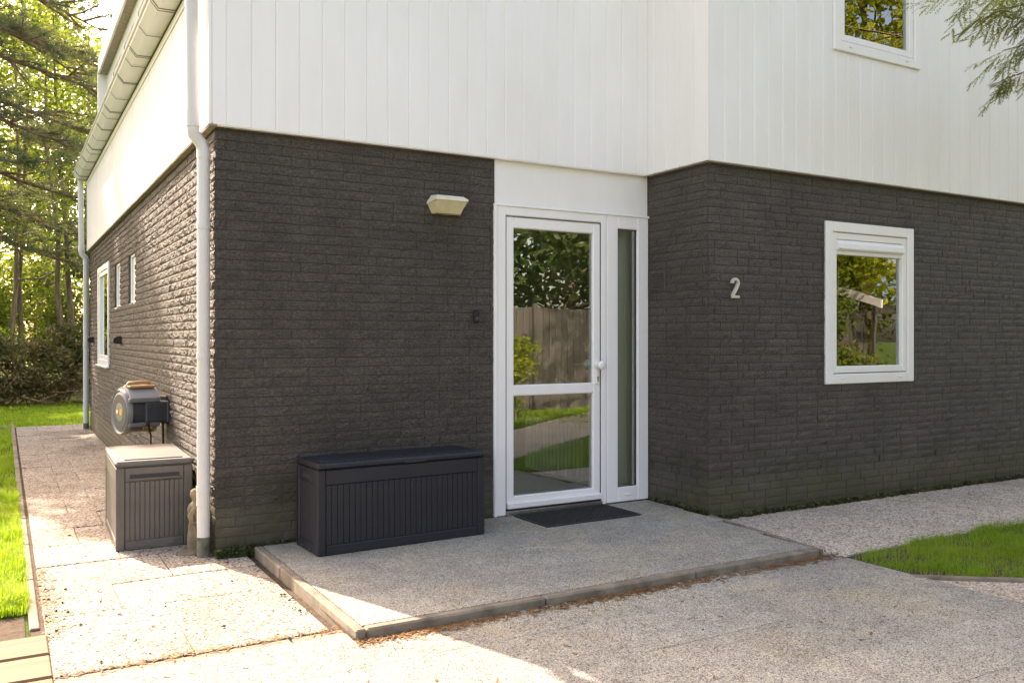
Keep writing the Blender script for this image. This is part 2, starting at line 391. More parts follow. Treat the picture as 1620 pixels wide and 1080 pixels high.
# bricks ------------------------------------------------------------
BL, BH, JT = .242, .0635, .005
def brick_variant(nx, nz, amp, seed):
    r = np.random.default_rng(seed); w, h = BL - JT, BH - JT
    g = r.normal(size=(nz + 1, nx + 1))
    g = (g + np.roll(g, 1, 1) * .7 + np.roll(g, 1, 0) * .4) / 1.5
    big = r.normal(size=(2, 3)); gx = np.linspace(0, 1.999, nx + 1); gz = np.linspace(0, .999, nz + 1)
    for a, zz in enumerate(gz):
        for b_, xx in enumerate(gx):
            i = int(xx); f = xx - i; g[a, b_] = g[a, b_] * .75 + .8 * ((big[0, i] * (1 - f) + big[0, min(i + 1, 2)] * f) * (1 - zz) + (big[1, i] * (1 - f) + big[1, min(i + 1, 2)] * f) * zz)
    V = []; Fc = []
    for a in range(nz + 1):
        for b_ in range(nx + 1):
            edge = a in (0, nz) or b_ in (0, nx)
            y = -.001 - amp * (.55 + .45 * g[a, b_]) if not edge else -.0005 - amp * .22 * abs(g[a, b_])
            V.append((w * (b_ / nx - .5) + (0 if edge else r.normal() * .002), y, h * (a / nz - .5) + (0 if b_ in (0, nx) or not edge else r.normal() * .0006)))
    id_ = lambda a, b_: a * (nx + 1) + b_
    for a in range(nz):
        for b_ in range(nx): Fc.append((id_(a, b_), id_(a, b_ + 1), id_(a + 1, b_ + 1), id_(a + 1, b_)))
    loop = [id_(0, b_) for b_ in range(nx)] + [id_(a, nx) for a in range(nz)] + [id_(nz, b_) for b_ in range(nx, 0, -1)] + [id_(a, 0) for a in range(nz, 0, -1)]
    o = len(V); V += [(V[i][0], .03, V[i][2]) for i in loop]; n = len(loop)
    for i in range(n): Fc.append((loop[i], o + i, o + (i + 1) % n, loop[(i + 1) % n]))
    return np.array(V), np.array(Fc)
rough = [brick_variant(5, 2, .0075, 100 + i) for i in range(12)]
plain = [brick_variant(5, 2, .0012, 200 + i) for i in range(6)]
craggy = [brick_variant(12, 5, .0072, 300 + i) for i in range(16)]
def as_mesh(name, vf):
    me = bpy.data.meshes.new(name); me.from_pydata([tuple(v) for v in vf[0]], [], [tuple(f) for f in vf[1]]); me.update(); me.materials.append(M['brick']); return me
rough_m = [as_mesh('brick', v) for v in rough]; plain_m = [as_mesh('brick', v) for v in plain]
def layout(u0, u1, holes, seed, half0=0):
    r = random.Random(seed); out = []; nrow = int(math.ceil(ZC / BH))
    for row in range(nrow):
        z0, z1 = row * BH, min((row + 1) * BH, ZC + .03)
        u = u0 - (BL / 2 if (row + half0) % 2 else 0) - r.choice((0, 0, BL / 4)); u -= 0
        while u < u1:
            ln = BL if r.random() > .12 else BL / 2
            a, b = max(u, u0), min(u + ln, u1); u += ln
            if b - a < .025: continue
            segs = [(a, b)]
            for h in holes:
                if h[2] < (z0 + z1) / 2 < h[3]:
                    ns = []
                    for s0, s1 in segs:
                        if s1 <= h[0] or s0 >= h[1]: ns.append((s0, s1)); continue
                        if s0 < h[0]: ns.append((s0, h[0]))
                        if s1 > h[1]: ns.append((h[1], s1))
                    segs = ns
            for s0, s1 in segs:
                if s1 - s0 > .02: out.append(((s0 + s1) / 2, (z0 + z1) / 2, s1 - s0, z1 - z0, r.randrange(10000), row))
    return out
PL = []   # (kind, pos, u, z, len, height, rnd, row, parent)
for e in layout(0.0, DOOR[0] - .004, [], 1): PL.append(('y', 0., front_wall, *e))
for e in layout(XR, 8.3, [WIN], 2): PL.append(('y', YR, right_wall, *e))
for e in layout(.004, YE, SW, 3): PL.append(('x', 0., side_wall, *e))
for e in layout(YR + .004, -.01, [], 4, 1): PL.append(('x', XR, return_wall, *e))
FV = np.array((cos(radians(59.82)), sin(radians(59.82)))); RV = np.array((FV[1], -FV[0]))
def score(p):
    k, pos, par, u, z, ln, hh, rr, row = p
    c = np.array((u, pos) if k == 'y' else (pos, u)) - np.array(CAM[:2]); d = c @ FV; x = c @ RV / d * 1384 + 810
    if d < .5 or not (0 < x < 1615): return 0
    nrm = np.array((0, -1.)) if k == 'y' else np.array((-1., 0))
    return ln * hh * max(0, -(c @ nrm)) / d ** 3
# hidden behind the anthracite box: leave to the joined mesh
order = sorted(range(len(PL)), key=lambda i: -score(PL[i]) * (0 if (PL[i][0] == 'y' and PL[i][1] == 0 and .5 < PL[i][3] < 1.75 and PL[i][4] < .6) else 1))
single = set(order[:300])
SV, SF, so_ = [], [], 0
for i, (k, pos, par, u, z, ln, hh, rr, row) in enumerate(PL):
    low = row < 5
    if i in single:
        me = plain_m[rr % len(plain_m)] if low else rough_m[rr % len(rough_m)]
        o = link('brick', me, None, par)
        o.location = (u, pos, z) if k == 'y' else (pos, u, z)
        o.rotation_euler = (0, 0, 0 if k == 'y' else -pi / 2)
        o.scale = ((ln - JT) / (BL - JT), 1, (hh - JT) / (BH - JT))
    else:
        pool = plain if low else (craggy if k == 'x' and pos == 0 else rough)
        v, f = pool[rr % len(pool)]
        jt = .009 if k == 'x' and pos == 0 else JT
        w = v * np.array(((ln - jt) / (BL - JT), 1, (hh - jt) / (BH - JT)))
        if k == 'y': w = w + np.array((u, pos, z))
        else: w = np.stack((w[:, 1] + pos, -w[:, 0] + u, w[:, 2] + z), 1)
        SV.append(w); SF.append(f + so_); so_ += len(w)
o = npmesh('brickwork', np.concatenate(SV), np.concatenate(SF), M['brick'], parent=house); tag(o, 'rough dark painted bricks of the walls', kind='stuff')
# open weep joints above the plinth
for u in (3.62, 4.03, 4.75, 5.5, 6.3, 6.97): MB().box(u, u + .009, YR - .0065, YR + .01, .318, .37).build('weep_slot', M['dark'], right_wall)
for u in (.56, 1.3): MB().box(u, u + .008, -.0065, .01, .32, .375).build('weep_slot', M['dark'], front_wall)
MB().box(XR - .0065, XR + .01, -.40, -.391, .32, .37).build('weep_slot', M['dark'], return_wall)
# air grille in the return wall
vg = MB().box(XR - .010, XR + .02, -.235, -.035, 1.80, 1.955, .003).build('air_grille', M['mortar'], house)
for i in range(7): MB().box(XR - .019, XR - .0095, -.215, -.055, 1.815 + i*.0185, 1.826 + i*.0185, .003).build('louvre', M['brick'], vg)

# cladding -----------------------------------------------------------
CF, CS = -.045, -.05             # front and side faces of the boards
BW = .157
ZTOP = 5.55
def clad(name, kind, pos, u0, u1, zt, holes, start=None, label=None):
    """pos: outer face; boards 12 mm thick on a backing"""
    bk = MB()
    for a, b, c, d in wall_with_holes(u0, u1, ZC + .012, zt, holes):
        if kind == 'y': bk.box(a, b, pos + .011, pos + .11, c, d)
        else: bk.box(pos + .011, pos + .11, a, b, c, d)
    bk = bk.build(name, M['clad'], house); tag(bk, label)
    u = u0 if start is None else start; cache = {}
    while u < u1 - .004:
        a, b = max(u, u0), min(u + BW, u1); u += BW
        zs = [(ZC, zt)]
        for h in holes:
            if a < h[1] and b > h[0]: zs = [(ZC, h[2]), (h[3], zt)] if (a >= h[0] - .001 and b <= h[1] + .001) else zs + [(None, h)]
        if len(zs) > 1 and zs[-1][0] is None:          # board cut by one jamb: outside strip plus the pieces above and below
            h = zs[-1][1]; zs = [(ZC, h[2]), (h[3], zt)]
            oa, ob = (a, h[0]) if a < h[0] else (h[1], b)
            if ob - oa > .003: board(kind, pos, oa, ob, h[2], h[3], bk, cache)
        for c, d in zs: board(kind, pos, a, b, c, d, bk, cache)
    return bk
def board(kind, pos, a, b, c, d, par, cache):
    w = round(b - a, 4); hh = round(d - c, 4)
    if (w, hh) not in cache:
        g = .0045; t = .012
        # profile across the board: chamfered long edges forming the V groove
        prof = [(0, t), (0, .0065), (g + .004, 0), (w - g - .001, 0), (w, .0065), (w, t)]
        mb = MB(); n = len(prof)
        V = [(p[0], p[1], 0) for p in prof] + [(p[0], p[1], hh) for p in prof]
        mb.add(V, [tuple(range(n)), tuple(range(n, 2*n))[::-1]] + [(i, n+i, n+(i+1) % n, (i+1) % n) for i in range(n)])
        o = mb.build('board', M['clad'], par); cache[(w, hh)] = o.data
    else: o = link('board', cache[(w, hh)], None, par)
    j = random.uniform(-.0008, .0008)
    if kind == 'y': o.location = (a, pos + j, c)
    else: o.location = (pos + j, b, c); o.rotation_euler = (0, 0, -pi / 2)
clad('front_cladding', 'y', CF, CS + .013, 3.4555, ZTOP, [], .055 - BW + .002, 'white boarding over the door')
clad('right_cladding', 'y', YR + CF, 3.467, 9.0, ZTOP, [UWIN], 3.467, 'white boarding around the upper window')
clad('return_cladding', 'x', 3.455, YR + CF + .013, CF + .012, ZTOP, [], None, 'white boarding on the return')
clad('side_cladding', 'x', CS, CF + .013, YE + .02, 3.86, [], None, 'white boarding under the gutter')
# corner trims and bottom drip edges
t = MB().box(CS - .004, CS + .013, CF - .004, CF + .013, ZC - .003, 3.86, .002).box(3.451, 3.468, YR + CF - .004, YR + CF + .013, ZC - .003, ZTOP, .002).build('corner_trim', M['clad'], house)
MB().box(3.446, 3.4545, CF - .009, CF + .003, ZC - .002, ZTOP, .003).build('corner_bead', M['clad'], house)
d = MB().box(CS + .003, .0, CF, YE, ZC - .012, ZC + .008).build('drip_edge', M['trim'], house)
MB().box(.0, 3.445, CF + .004, .012, ZC - .008, ZC + .008).build('soffit_strip', M['clad'], house)
MB().box(3.458, 3.5, YR + .012, CF, ZC - .008, ZC + .008).box(3.47, 9, YR + CF + .004, YR + .008, ZC - .009, ZC + .007).build('soffit_strip', M['trim'], house)
# plain remaining shell (never in view): roof slabs, back walls
sh = MB().box(.26, 12, .15, YE, ZTOP, ZTOP + .2).box(3.5, 12, YR - .1, .15, ZTOP + .002, ZTOP + .2).box(-.02, .26, -.03, .1, 3.86, ZTOP)
sh.box(.1, 12, YE - .1, YE - .002, -.1, ZTOP).box(11.9, 12, YR, YE - .1, -.1, ZTOP)
sh.build('shell', M['clad'], house)
# lower roof slope + dormer wall with windows + fascia
rf = MB().prism([(-.09, 3.93), (.26, 4.28), (.26, 4.2), (-.04, 3.88)], 1, -.02, YE).build('lower_roof', M['tile'], house)
def onX(px, X): # helper only used to space the dormer windows evenly
    return px
dw = MB()
DW = [(1.2, 2.5), (2.85, 4.15), (4.5, 5.6), (5.95, 7.0), (7.35, 8.35)]
for a, b, c, e in wall_with_holes(0.1, 9.22, 4.15, 5.52, [(w0, w1, 4.3, 5.32) for w0, w1 in DW]): dw.box(.23, .33, a, b, c, e)
dw = dw.build('dormer_wall', M['clad'], house)
for w0, w1 in DW:
    f = MB(); f.box(.238, .30, w0, w0 + .055, 4.3, 5.32, .004).box(.238, .30, w1 - .055, w1, 4.3, 5.32, .004).box(.238, .30, w0 + .055, w1 - .055, 5.265, 5.32, .004).box(.238, .30, w0 + .055, w1 - .055, 4.3, 4.36, .004)
    f = f.build('dormer_window', M['upvc'], house); MB().box(.268, .274, w0 + .05, w1 - .05, 4.35, 5.27).build('pane', M['glass'], f)
    MB().box(.232, .2375, w0 - .008, w0 + .004, 4.3, 5.32).box(.232, .2375, w1 - .004, w1 + .008, 4.3, 5.32).build('seal', M['dark'], f)
fa = MB().box(.10, .128, -.06, 9.25, 5.50, 5.74, .006).build('fascia', M['upvc'], house)
MB().box(.128, .6, -.06, 9.22, 5.50, 5.53).build('soffit', M['trim'], fa)

# gutter --------------------------------------------------------------
prof = [(-.062, 3.84), (-.178, 3.835), (-.232, 3.90), (-.236, 3.93), (-.226, 3.93), (-.224, 3.905), (-.174, 3.845), (-.066, 3.85), (-.066, 3.93), (-.062, 3.93)]
gt = MB().prism(prof, 1, -.06, YE).prism([(-.066, 3.845), (-.174, 3.84), (-.226, 3.905), (-.226, 3.925), (-.066, 3.92)], 1, -.0585, -.05).prism([(-.066, 3.845), (-.174, 3.84), (-.226, 3.905), (-.226, 3.925), (-.066, 3.92)], 1, YE - .01, YE - .0015).build('gutter', M['gutter'], house)
MB().tube([(-.240, -.06, 3.934), (-.240, YE, 3.934)], .011, 10).build('lip', M['gutter'], gt)
MB().box(-.0615, -.051, 0, YE, 3.825, 3.95).build('dark_gap', M['dark'], gt)
y = .2; k = 0
while y < YE:
    w = .012 if k % 3 else .02
    MB().prism([(-.058, 3.836), (-.18, 3.831), (-.2355, 3.899), (-.2375, 3.906), (-.232, 3.906), (-.177, 3.8345), (-.058, 3.8395)], 1, y, y + w).build('bracket', M['gap'] if k % 2 == 0 else M['gutter'], gt)
    MB().prism([(-.058, 3.836), (-.1795, 3.831), (-.2350, 3.899), (-.230, 3.899), (-.177, 3.8345), (-.058, 3.8395)], 1, y + .05, y + .056).build('seam', M['gap'], gt)
    y += .62 if k % 4 else .30; k += 1
MB().box(-.058, -.052, 0, YE, 3.76, 3.825, .002).build('batten', M['panel'], gt)

# downpipes
def downpipe(y, zf, lab):
    r = .040; xt, xl = -.128, -.062
    pts = [(xt - .012, y, 3.845), (xt, y, 2.86), (xt, y, 2.74), (xt + .008, y, 2.70), (xl - .012, y, 2.645), (xl, y, 2.60), (xl, y, 2.5), (xl, y, zf)]
    p = MB().tube(pts, r, 24).build('downpipe', M['pipe'], house, 40); tag(p, lab)
    MB().tube([(xt, y, 2.85), (xt, y, 2.745)], r + .0035, 24).build('socket', M['pipe'], p, 40)
    MB().tube([(xl, y, 2.60), (xl, y, 2.55)], r + .0025, 24).build('socket', M['pipe'], p, 40)
    for z in (2.10, 1.27, .42):
        MB().tube([(xl, y, z), (xl, y, z + .035)], r + .005, 24).box(xl + .02, .0, y - .008, y + .008, z + .01, z + .026).build('clip', M['pipe'], p, 40)
        MB().tube([(-.008, y - .012, z + .018), (-.022, y - .012, z + .018)], .006, 8).build('screw', M['dark'], p)
    MB().tube([(xl, y, zf + .28), (xl, y, zf + .20)], r + .003, 24).build('socket', M['pipe'], p, 40)
    MB().tube([(xl, y, zf + .0), (xl, y, -.03)], r + .001, 24).build('pipe_foot', M['pipefoot'], p, 40)
    return p
downpipe(.075, .13, 'white downpipe at the front corner'); downpipe(9.28, .09, 'white downpipe at the far end of the side wall')

# windows ---------------------------------------------------------------
def frame_ring(mb, u0, u1, z0, z1, w, y0, y1, c=.004, wb=None):
    wb = wb or w
    mb.box(u0, u0 + w, y0, y1, z0, z1, c); mb.box(u1 - w, u1, y0, y1, z0, z1, c)
    mb.box(u0 + w - .001, u1 - w + .001, y0 + .0005, y1, z1 - w, z1 - .0005, c); mb.box(u0 + w - .001, u1 - w + .001, y0 + .0005, y1, z0 + .0005, z0 + wb, c)
def window(u0, u1, z0, z1, yp, blind, lab):
    f = MB(); frame_ring(f, u0, u1, z0, z1, .085, yp - .022, yp + .07, .006, .085)
    f = f.build('window', M['upvc'], house); tag(f, lab)
    s_ = MB(); a, b, c, d = u0 + .088, u1 - .088, z0 + .092, z1 - .088
    frame_ring(s_, a, b, c, d, .058, yp - .008, yp + .06, .006); s_.build('sash', M['upvc'], f)
    g = MB(); frame_ring(g, a - .004, b + .004, c - .004, d + .004, .007, yp + .004, yp + .03, 0); g.build('seal', M['dark'], f)
    pz = d - .05
    if blind:
        # slim ventilator box over the pane
        h0 = d - .058 - .125
        MB().prism([(yp + .02, d - .058), (yp - .002, d - .062), (yp - .028, d - .095), (yp - .030, d - .135), (yp - .012, d - .150), (yp + .02, d - .150)], 0, a + .056, b - .056).build('vent_box', M['upvc'], f)
        MB().box(a + .054, b - .054, yp + .002, yp + .04, d - .185, d - .1505, .004).build('vent_rail', M['panel'], f)
        pz = d - .16
    MB().box(a + .05, b - .05, yp + .028, yp + .034, c + .05, pz).build('pane', M['glass'], f)
    for x in (u0 + .2, u1 - .2): MB().box(x - .02, x + .02, yp - .029, yp - .02, z0 + .042, z0 + .054, .003).build('drain_cap', M['upvc'], f)
    return f
window(*WIN, YR, True, 'white window with ventilator box, beside the house number')
window(*UWIN, YR + CF, False, 'white upper-storey window')
# window on the sunlit side and two slit windows
def side_window(y0, y1, z0, z1, small, lab):
    f = MB(); w = .075 if not small else .045; x0, x1 = (-.022, .07) if not small else (.018, .09)
    def ring(mb, a, b, c, d, w, x0, x1):
        mb.box(x0, x1, a, a + w, c, d, .004).box(x0, x1, b - w, b, c, d, .004).box(x0 + .0005, x1, a + w - .001, b - w + .001, d - w, d - .0005, .004).box(x0 + .0005, x1, a + w - .001, b - w + .001, c + .0005, c + w, .004)
    ring(f, y0, y1, z0, z1, w, x0, x1); f = f.build('side_window', M['upvc'], house); tag(f, lab)
    if not small:
        s_ = MB(); ring(s_, y0 + w + .002, y1 - w - .002, z0 + w + .002, z1 - w - .002, .055, x0 + .014, x1 - .005); s_.build('sash', M['upvc'], f)
        MB().box(x0 + .04, x0 + .046, y0 + .12, y1 - .12, z0 + .12, z1 - .12).build('pane', M['glass'], f)
        MB().box(-.05, .0, y0 - .01, y1 + .01, z0 - .022, z0 - .001, .004).build('sill', M['upvc'], f)
    else:
        MB().box(x0 + .02, x0 + .026, y0 + .04, y1 - .04, z0 + .04, z1 - .04).build('frosted_pane', M['frost'], f)
        MB().box(-.004, .05, y0, y1, z0 + .001, z0 + .018, .003).build('sill', M['upvc'], f)
side_window(*SW[0], False, 'tall white window at the far end of the side wall')
side_window(*SW[1], True, 'farther slit window of the side wall'); side_window(*SW[2], True, 'nearer slit window of the side wall')

# front door, side light and panel over them ------------------------------
DX0, DX1, DZ0, DZ1 = 2.03, 3.50, .055, 2.412
MID = 3.065                       # seam between door frame and side light frame
fd = MB(); yf, yb = -.012, .07
fd.box(DX0, DX0 + .095, yf, yb, DZ0, DZ1, .006).box(MID - .05, MID, yf, yb, DZ0, DZ1, .005).box(DX0 + .094, MID - .049, yf + .0005, yb, DZ1 - .078, DZ1 - .0005, .006)
fd.box(DX0 - .012, DX0 + .012, yf - .014, yf + .02, DZ0 - .002, DZ1 + .004, .006)
fd = fd.build('front_door', M['upvc'], house); tag(fd, 'white glazed front door')
lx0, lx1, lz0, lz1 = DX0 + .100, MID - .055, DZ0 + .045, DZ1 - .084
lf = MB()
lf.box(lx0, lx0 + .07, yf + .010, yb, lz0, lz1, .007).box(lx1 - .07, lx1, yf + .010, yb, lz0, lz1, .007)
lf.box(lx0 + .069, lx1 - .069, yf + .0105, yb, lz1 - .085, lz1 - .0005, .007).box(lx0 + .069, lx1 - .069, yf + .0105, yb, lz0 + .0005, lz0 + .095, .007).box(lx0 + .069, lx1 - .069, yf + .0108, yb, .960, 1.042, .007)
lf.build('leaf', M['upvc'], fd)
MB().box(lx0 + .002, lx1 - .002, yf - .02, yf + .012, lz0 + .004, lz0 + .05, .006).build('weather_bar', M['upvc'], fd)
sl_ = MB(); sl_.box(lx0 - .004, lx0, yf + .006, yb - .01, lz0, lz1).box(lx1, lx1 + .004, yf + .006, yb - .01, lz0, lz1).box(lx0, lx1, yf + .006, yb - .01, lz1, lz1 + .0045); sl_.build('seal', M['gap'], fd)
MB().box(lx0 + .06, lx1 - .06, .022, .028, 1.03, lz1 - .075).build('upper_pane', M['glass'], fd)
MB().box(lx0 + .06, lx1 - .06, .022, .028, lz0 + .085, .970).build('lower_pane', M['glass'], fd)
th = MB().box(DX0 + .096, MID - .05, -.03, .1, .045, .088, .004).build('threshold', M['steel'], fd)
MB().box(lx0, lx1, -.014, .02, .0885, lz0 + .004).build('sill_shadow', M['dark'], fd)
kx = lx1 - .035
kb = MB().lathe([(.030, yf + .008), (.030, yf - .004), (.014, yf - .008), (.013, yf - .03), (.030, yf - .042), (.036, yf - .056), (.034, yf - .066), (.024, yf - .072), (.0, yf - .074)], 28, 1, (kx, 0, 1.185)).build('knob', M['upvc'], fd, 50)
pl_ = MB().box(kx - .017, kx + .017, yf - .002, yf + .012, 1.03, 1.215, .004).build('lock_plate', M['panel'], fd)
MB().tube([(kx, yf - .012, 1.085), (kx, yf + .004, 1.085)], .010, 14).box(kx - .005, kx + .005, yf - .010, yf + .004, 1.052, 1.085).build('lock_cylinder', M['steel'], fd)
MB().tube([(kx - .01, .09, 1.185), (kx - .02, .125, 1.185), (kx - .14, .125, 1.185)], .010, 12).build('inner_handle', M['steel'], fd)
# side light
sg = MB(); frame_ring(sg, MID + .004, DX1 - .002, DZ0 + .004, DZ1 - .002, .112, yf - .001, yb, .006, .12)
sg = sg.build('side_light', M['upvc'], house); tag(sg, 'narrow fixed side light right of the door')
g = MB(); frame_ring(g, MID + .110, DX1 - .108, DZ0 + .118, DZ1 - .108, .008, .010, .03, 0); g.build('seal', M['dark'], sg)
MB().box(MID + .108, DX1 - .106, .022, .028, DZ0 + .115, DZ1 - .105).build('pane', M['glass'], sg)
MB().box(MID + .19, MID + .24, yf - .010, yf, DZ0 + .055, DZ0 + .068, .003).build('drain_cap', M['upvc'], sg)
MB().box(DX0 + .004, DX1 - .001, .004, .07, DZ1 + .001, ZC + .02).build('panel', M['panel'], house)
MB().box(DX0 - .008, DX1 + .002, yf - .012, .004, DZ1 - .012, DZ1 + .006, .004).build('head_trim', M['upvc'], fd)

# interiors seen through the panes
def room(name, x0, x1, y0, y1, z0, z1, mat):
    mb = MB(); w = .03
    mb.box(x0 - w, x0, y0, y1, z0, z1).box(x1, x1 + w, y0, y1, z0, z1).box(x0, x1, y1, y1 + w, z0, z1).box(x0 - w, x1 + w, y0, y1, z0 - w, z0).box(x0 - w, x1 + w, y0, y1, z1, z1 + w)
    return mb.build(name, mat, house)
room('hallway', 2.06, 3.44, .102, 3.6, .05, 2.6, M['sage'])
room('front_room', 3.66, 7.2, YR + .103, 2.2, .05, 2.6, M['beige'])
room('bedroom', 3.66, 7.2, YR + .075, 2.2, 2.95, 5.3, M['beige'])
room('side_room', .13, 3.0, 5.0, 9.0, .05, 2.6, M['beige'])
cu = MB(); n = 26
V = []; 
for i in range(n + 1):
    u = MID + .10 + (DX1 - .06 - MID - .10) * i / n; V += [(u, .16 + .012 * sin(i * 1.9), .1), (u, .16 + .012 * sin(i * 1.9), 2.5)]
cu.add(V, [(2*i, 2*i+2, 2*i+3, 2*i+1) for i in range(n)]); cu.build('curtain', M['curtain'], house, 60)
ra = empty('radiator', (3.36, 1.2, .05)); tag(ra, 'white ribbed radiator in the hall, seen through the lower door pane', 'radiator')
MB().box(-.03, .03, -.5, .5, .53, .57, .01).box(-.03, .03, -.5, .5, .07, .11, .01).build('manifold', M['upvc'], ra)
base = None
for i in range(16):
    if base is None: o = MB().box(-.045, .045, -.018, .018, .06, .58, .012).build('rib', M['upvc'], ra); base = o.data
    else: o = link('rib', base, None, ra)
    o.location.y = -.48 + i * .064

# ================================================================== GROUND
def sheet(name, poly, z, mat, kind='structure', parent=None):
    me = bpy.data.meshes.new(name); me.from_pydata([(x, y, z) for x, y in poly], [], [tuple(range(len(poly)))]); me.update()
    o = link(name, me, mat, parent); tag(o, kind=kind) if parent is None else None; return o
sheet('ground', [(-300, -300), (300, -300), (300, 300), (-300, 300)], -.035, M['lawn'])
def slab_obj(par, mat, x0, x1, y0, y1, zt, jitter=.0025, c=.006, name='paving_slab'):
    r = random.uniform
    o = MB().box(x0, x1, y0, y1, -.03, 0, c).build(name, mat, par)
    o.location.z = zt + r(-jitter, jitter); o.rotation_euler = (r(-.0025, .0025), r(-.0035, .0035), 0)
    return o
# side path of washed-pebble slabs
path = sheet('path', [(-1.06, -1.81), (.3, -1.81), (.3, -.02), (.012, .1), (.012, 10.15), (-1.06, 10.15)], -.016, M['soil']); tag(path, 'pale washed-pebble slab path along the side wall')
def path_slab(x0, x1, y0, y1, z=0.):
    cx, cy = (x0 + x1) / 2, (y0 + y1) / 2
    o = MB().box(x0 - cx, x1 - cx, y0 - cy, y1 - cy, -.03, 0, .004).build('paving_slab', M['sidepebble'], path)
    o.location = (cx, cy, z + random.uniform(-.003, .003)); o.rotation_euler = (random.uniform(-.004, .004), random.uniform(-.005, .005), random.uniform(-.004, .004))
ys = [-1.70, -.83, -.30, .30, .88, 1.47, 2.06, 2.66, 3.25, 3.85, 4.44, 5.04, 5.63, 6.23, 6.82, 7.42, 8.02, 8.61, 9.2, 10.13]
G = .004
rows = [[-1.0, -.43, .19], [-1.0, -.635, .0, .205], [-1.0, -.5, .235 - .03]]
for i, (a, b) in enumerate(zip(ys, ys[1:])):
    if i == 0: xs = [-1.0, -.43, .185]
    elif i == 1: xs = [-1.0, -.635, .0, .188]
    elif i == 2: xs = [-1.0, -.30, .006, .19]
    else: xs = ([-1.0, -.52, -.004] if i % 2 else [-1.0, -.72, -.22, -.004])
    for x0, x1 in zip(xs, xs[1:]): path_slab(x0 + G/2, x1 - G/2, a + G/2, b - (.31 if i == 2 and x1 > .1 else G/2))
# narrow border strip at the end of the path and edging along the lawn
for x0, x1 in ((-1.0, -.02), (-.01, .3)):
    MB().box(x0, x1, -1.795, -1.722, -.05, .002, .006).build('border_stone', M['kerb'], path)
y = -.95
while y < 10.1:
    MB().box(-1.062, -1.018, y, y + .985, -.06, -.003, .006).build('edging_stone', M['kerb'], path); y += 1.0
MB().box(-3.0, -1.08, 10.145, 10.2, -.06, .0, .006).build('edging_stone', M['kerb'], path)
# front drive of finer grey chippings
drive = sheet('drive', [(-6, -1.81), (3.47, -1.95), (3.47, -9.5), (-6, -9.5)], -.018, M['soil']); tag(drive, 'grey fine-chipping drive in the shade of the house')
y = -1.803; i = 0
while y > -7.5:
    h_ = .455; x = -1.02 - (.46 if i % 2 else 0)
    if y < -4: h_ = 1.0
    while x < 3.46:
        ln = .92 if y > -4 else 2.3
        a, b = x + .0006, min(x + ln, 3.462) - .0006
        if b - a > .05:
            cx, cy = (a + b) / 2, y - h_ / 2
            o = MB().box(a - cx, b - cx, -h_ / 2 + .0006, h_ / 2 - .0006, -.03, 0, .001).build('paving_slab', M['chip'], drive)
            o.location = (cx, cy, .010 + random.uniform(-.001, .001)); o.rotation_euler = (random.uniform(-.0012, .0012), random.uniform(-.0012, .0012), 0)
        x += ln
    y -= h_; i += 1
# raised entrance step
step = sheet('entrance_step', [(.22, -1.92), (3.34, -1.92), (3.49, -.74), (3.49, .0), (.26, .0)], .02, M['soil']); tag(step, 'raised grey step in front of the door with a concrete kerb')
y = -.012; i = 0
while y > -1.86:
    y1 = max(y - .462, -1.862); x = .285 - (.46 if i % 2 else 0)
    while x < 3.3:
        xe = 3.478 if y1 > -.8 else 3.478 - (-.74 - y1) * .125
        a, b = max(x, .285) + .001, min(x + .92, xe) - .001
        if b - a > .04:
            cx, cy = (a + b) / 2, (y + y1) / 2
            o = MB().box(a - cx, b - cx, (y1 - y) / 2 + .0005, (y - y1) / 2 - .0005, -.03, 0, .001).build('paving_slab', M['chip'], step)
            o.location = (cx, cy, .052 + random.uniform(-.0006, .0006))
        x += .92
    y = y1; i += 1
for a, b in ((-.035, -.64), (-.646, -1.93)): MB().box(.232, .281, a, b, -.05, .056 + random.uniform(-.002, .002), .007).build('kerb_stone', M['kerb'], step)
xs = [.283, 1.27, 2.30, 3.345]
for a, b in zip(xs, xs[1:]): MB().box(a + .003, b - .003, -1.925 - random.uniform(0, .006), -1.868, -.05, .053 + random.uniform(-.003, .003), .009).build('kerb_stone', M['kerb'], step)
k_ = MB().prism([(3.35, -1.925), (3.378, -1.92), (3.522, -.745), (3.484, -.74), (3.345, -1.866)], 2, -.05, .048).build('kerb_stone', M['kerb'], step)
# pebble path along the right-hand front wall, and beyond the lawn wedge
rp = sheet('path', [(3.40, -1.97), (12, -1.97), (12, YR + .01), (3.54, YR + .01)], -.017, M['soil']); tag(rp, 'pebble slab path in front of the right-hand wall')
def rpath(x0, x1, y0, y1, par):
    cx, cy = (x0 + x1) / 2, (y0 + y1) / 2
    o = MB().box(x0 - cx, x1 - cx, y0 - cy, y1 - cy, -.03, 0, .006).build('paving_slab', M['pebble'], par)
    o.location = (cx, cy, random.uniform(-.002, .002)); o.rotation_euler = (random.uniform(-.003, .003), random.uniform(-.004, .004), 0)
for r_, (y0, y1, st) in enumerate(((YR + .004, -1.20, 3.545), (-1.204, -1.96, 3.52))):
    x = st; first = True
    while x < 10:
        ln = (1.0 if r_ else .82)
        rpath(x + .003, x + ln - .003, y1, y0, rp); x += ln
# gap between the step and the first slab is filled by a loose pebble bed
bed = sheet('pebble_bed', [(3.36, -1.98), (3.56, -1.98), (3.56, -.75), (3.51, -.75)], -.006, M['pebble'])
fp = sheet('pebble_bed', [(3.466, -2.56), (12, -8.6), (12, -10.5), (3.466, -4.2)], -.004, M['pebble'])
# edging board under the lawn wedge
ed = MB().prism([(3.45, -2.50), (8.5, -6.29), (8.47, -6.33), (3.42, -2.545)], 2, -.05, .012).build('edging', M['kerb'], None); tag(ed, 'narrow stone edging along the lower side of the lawn wedge', kind='structure')

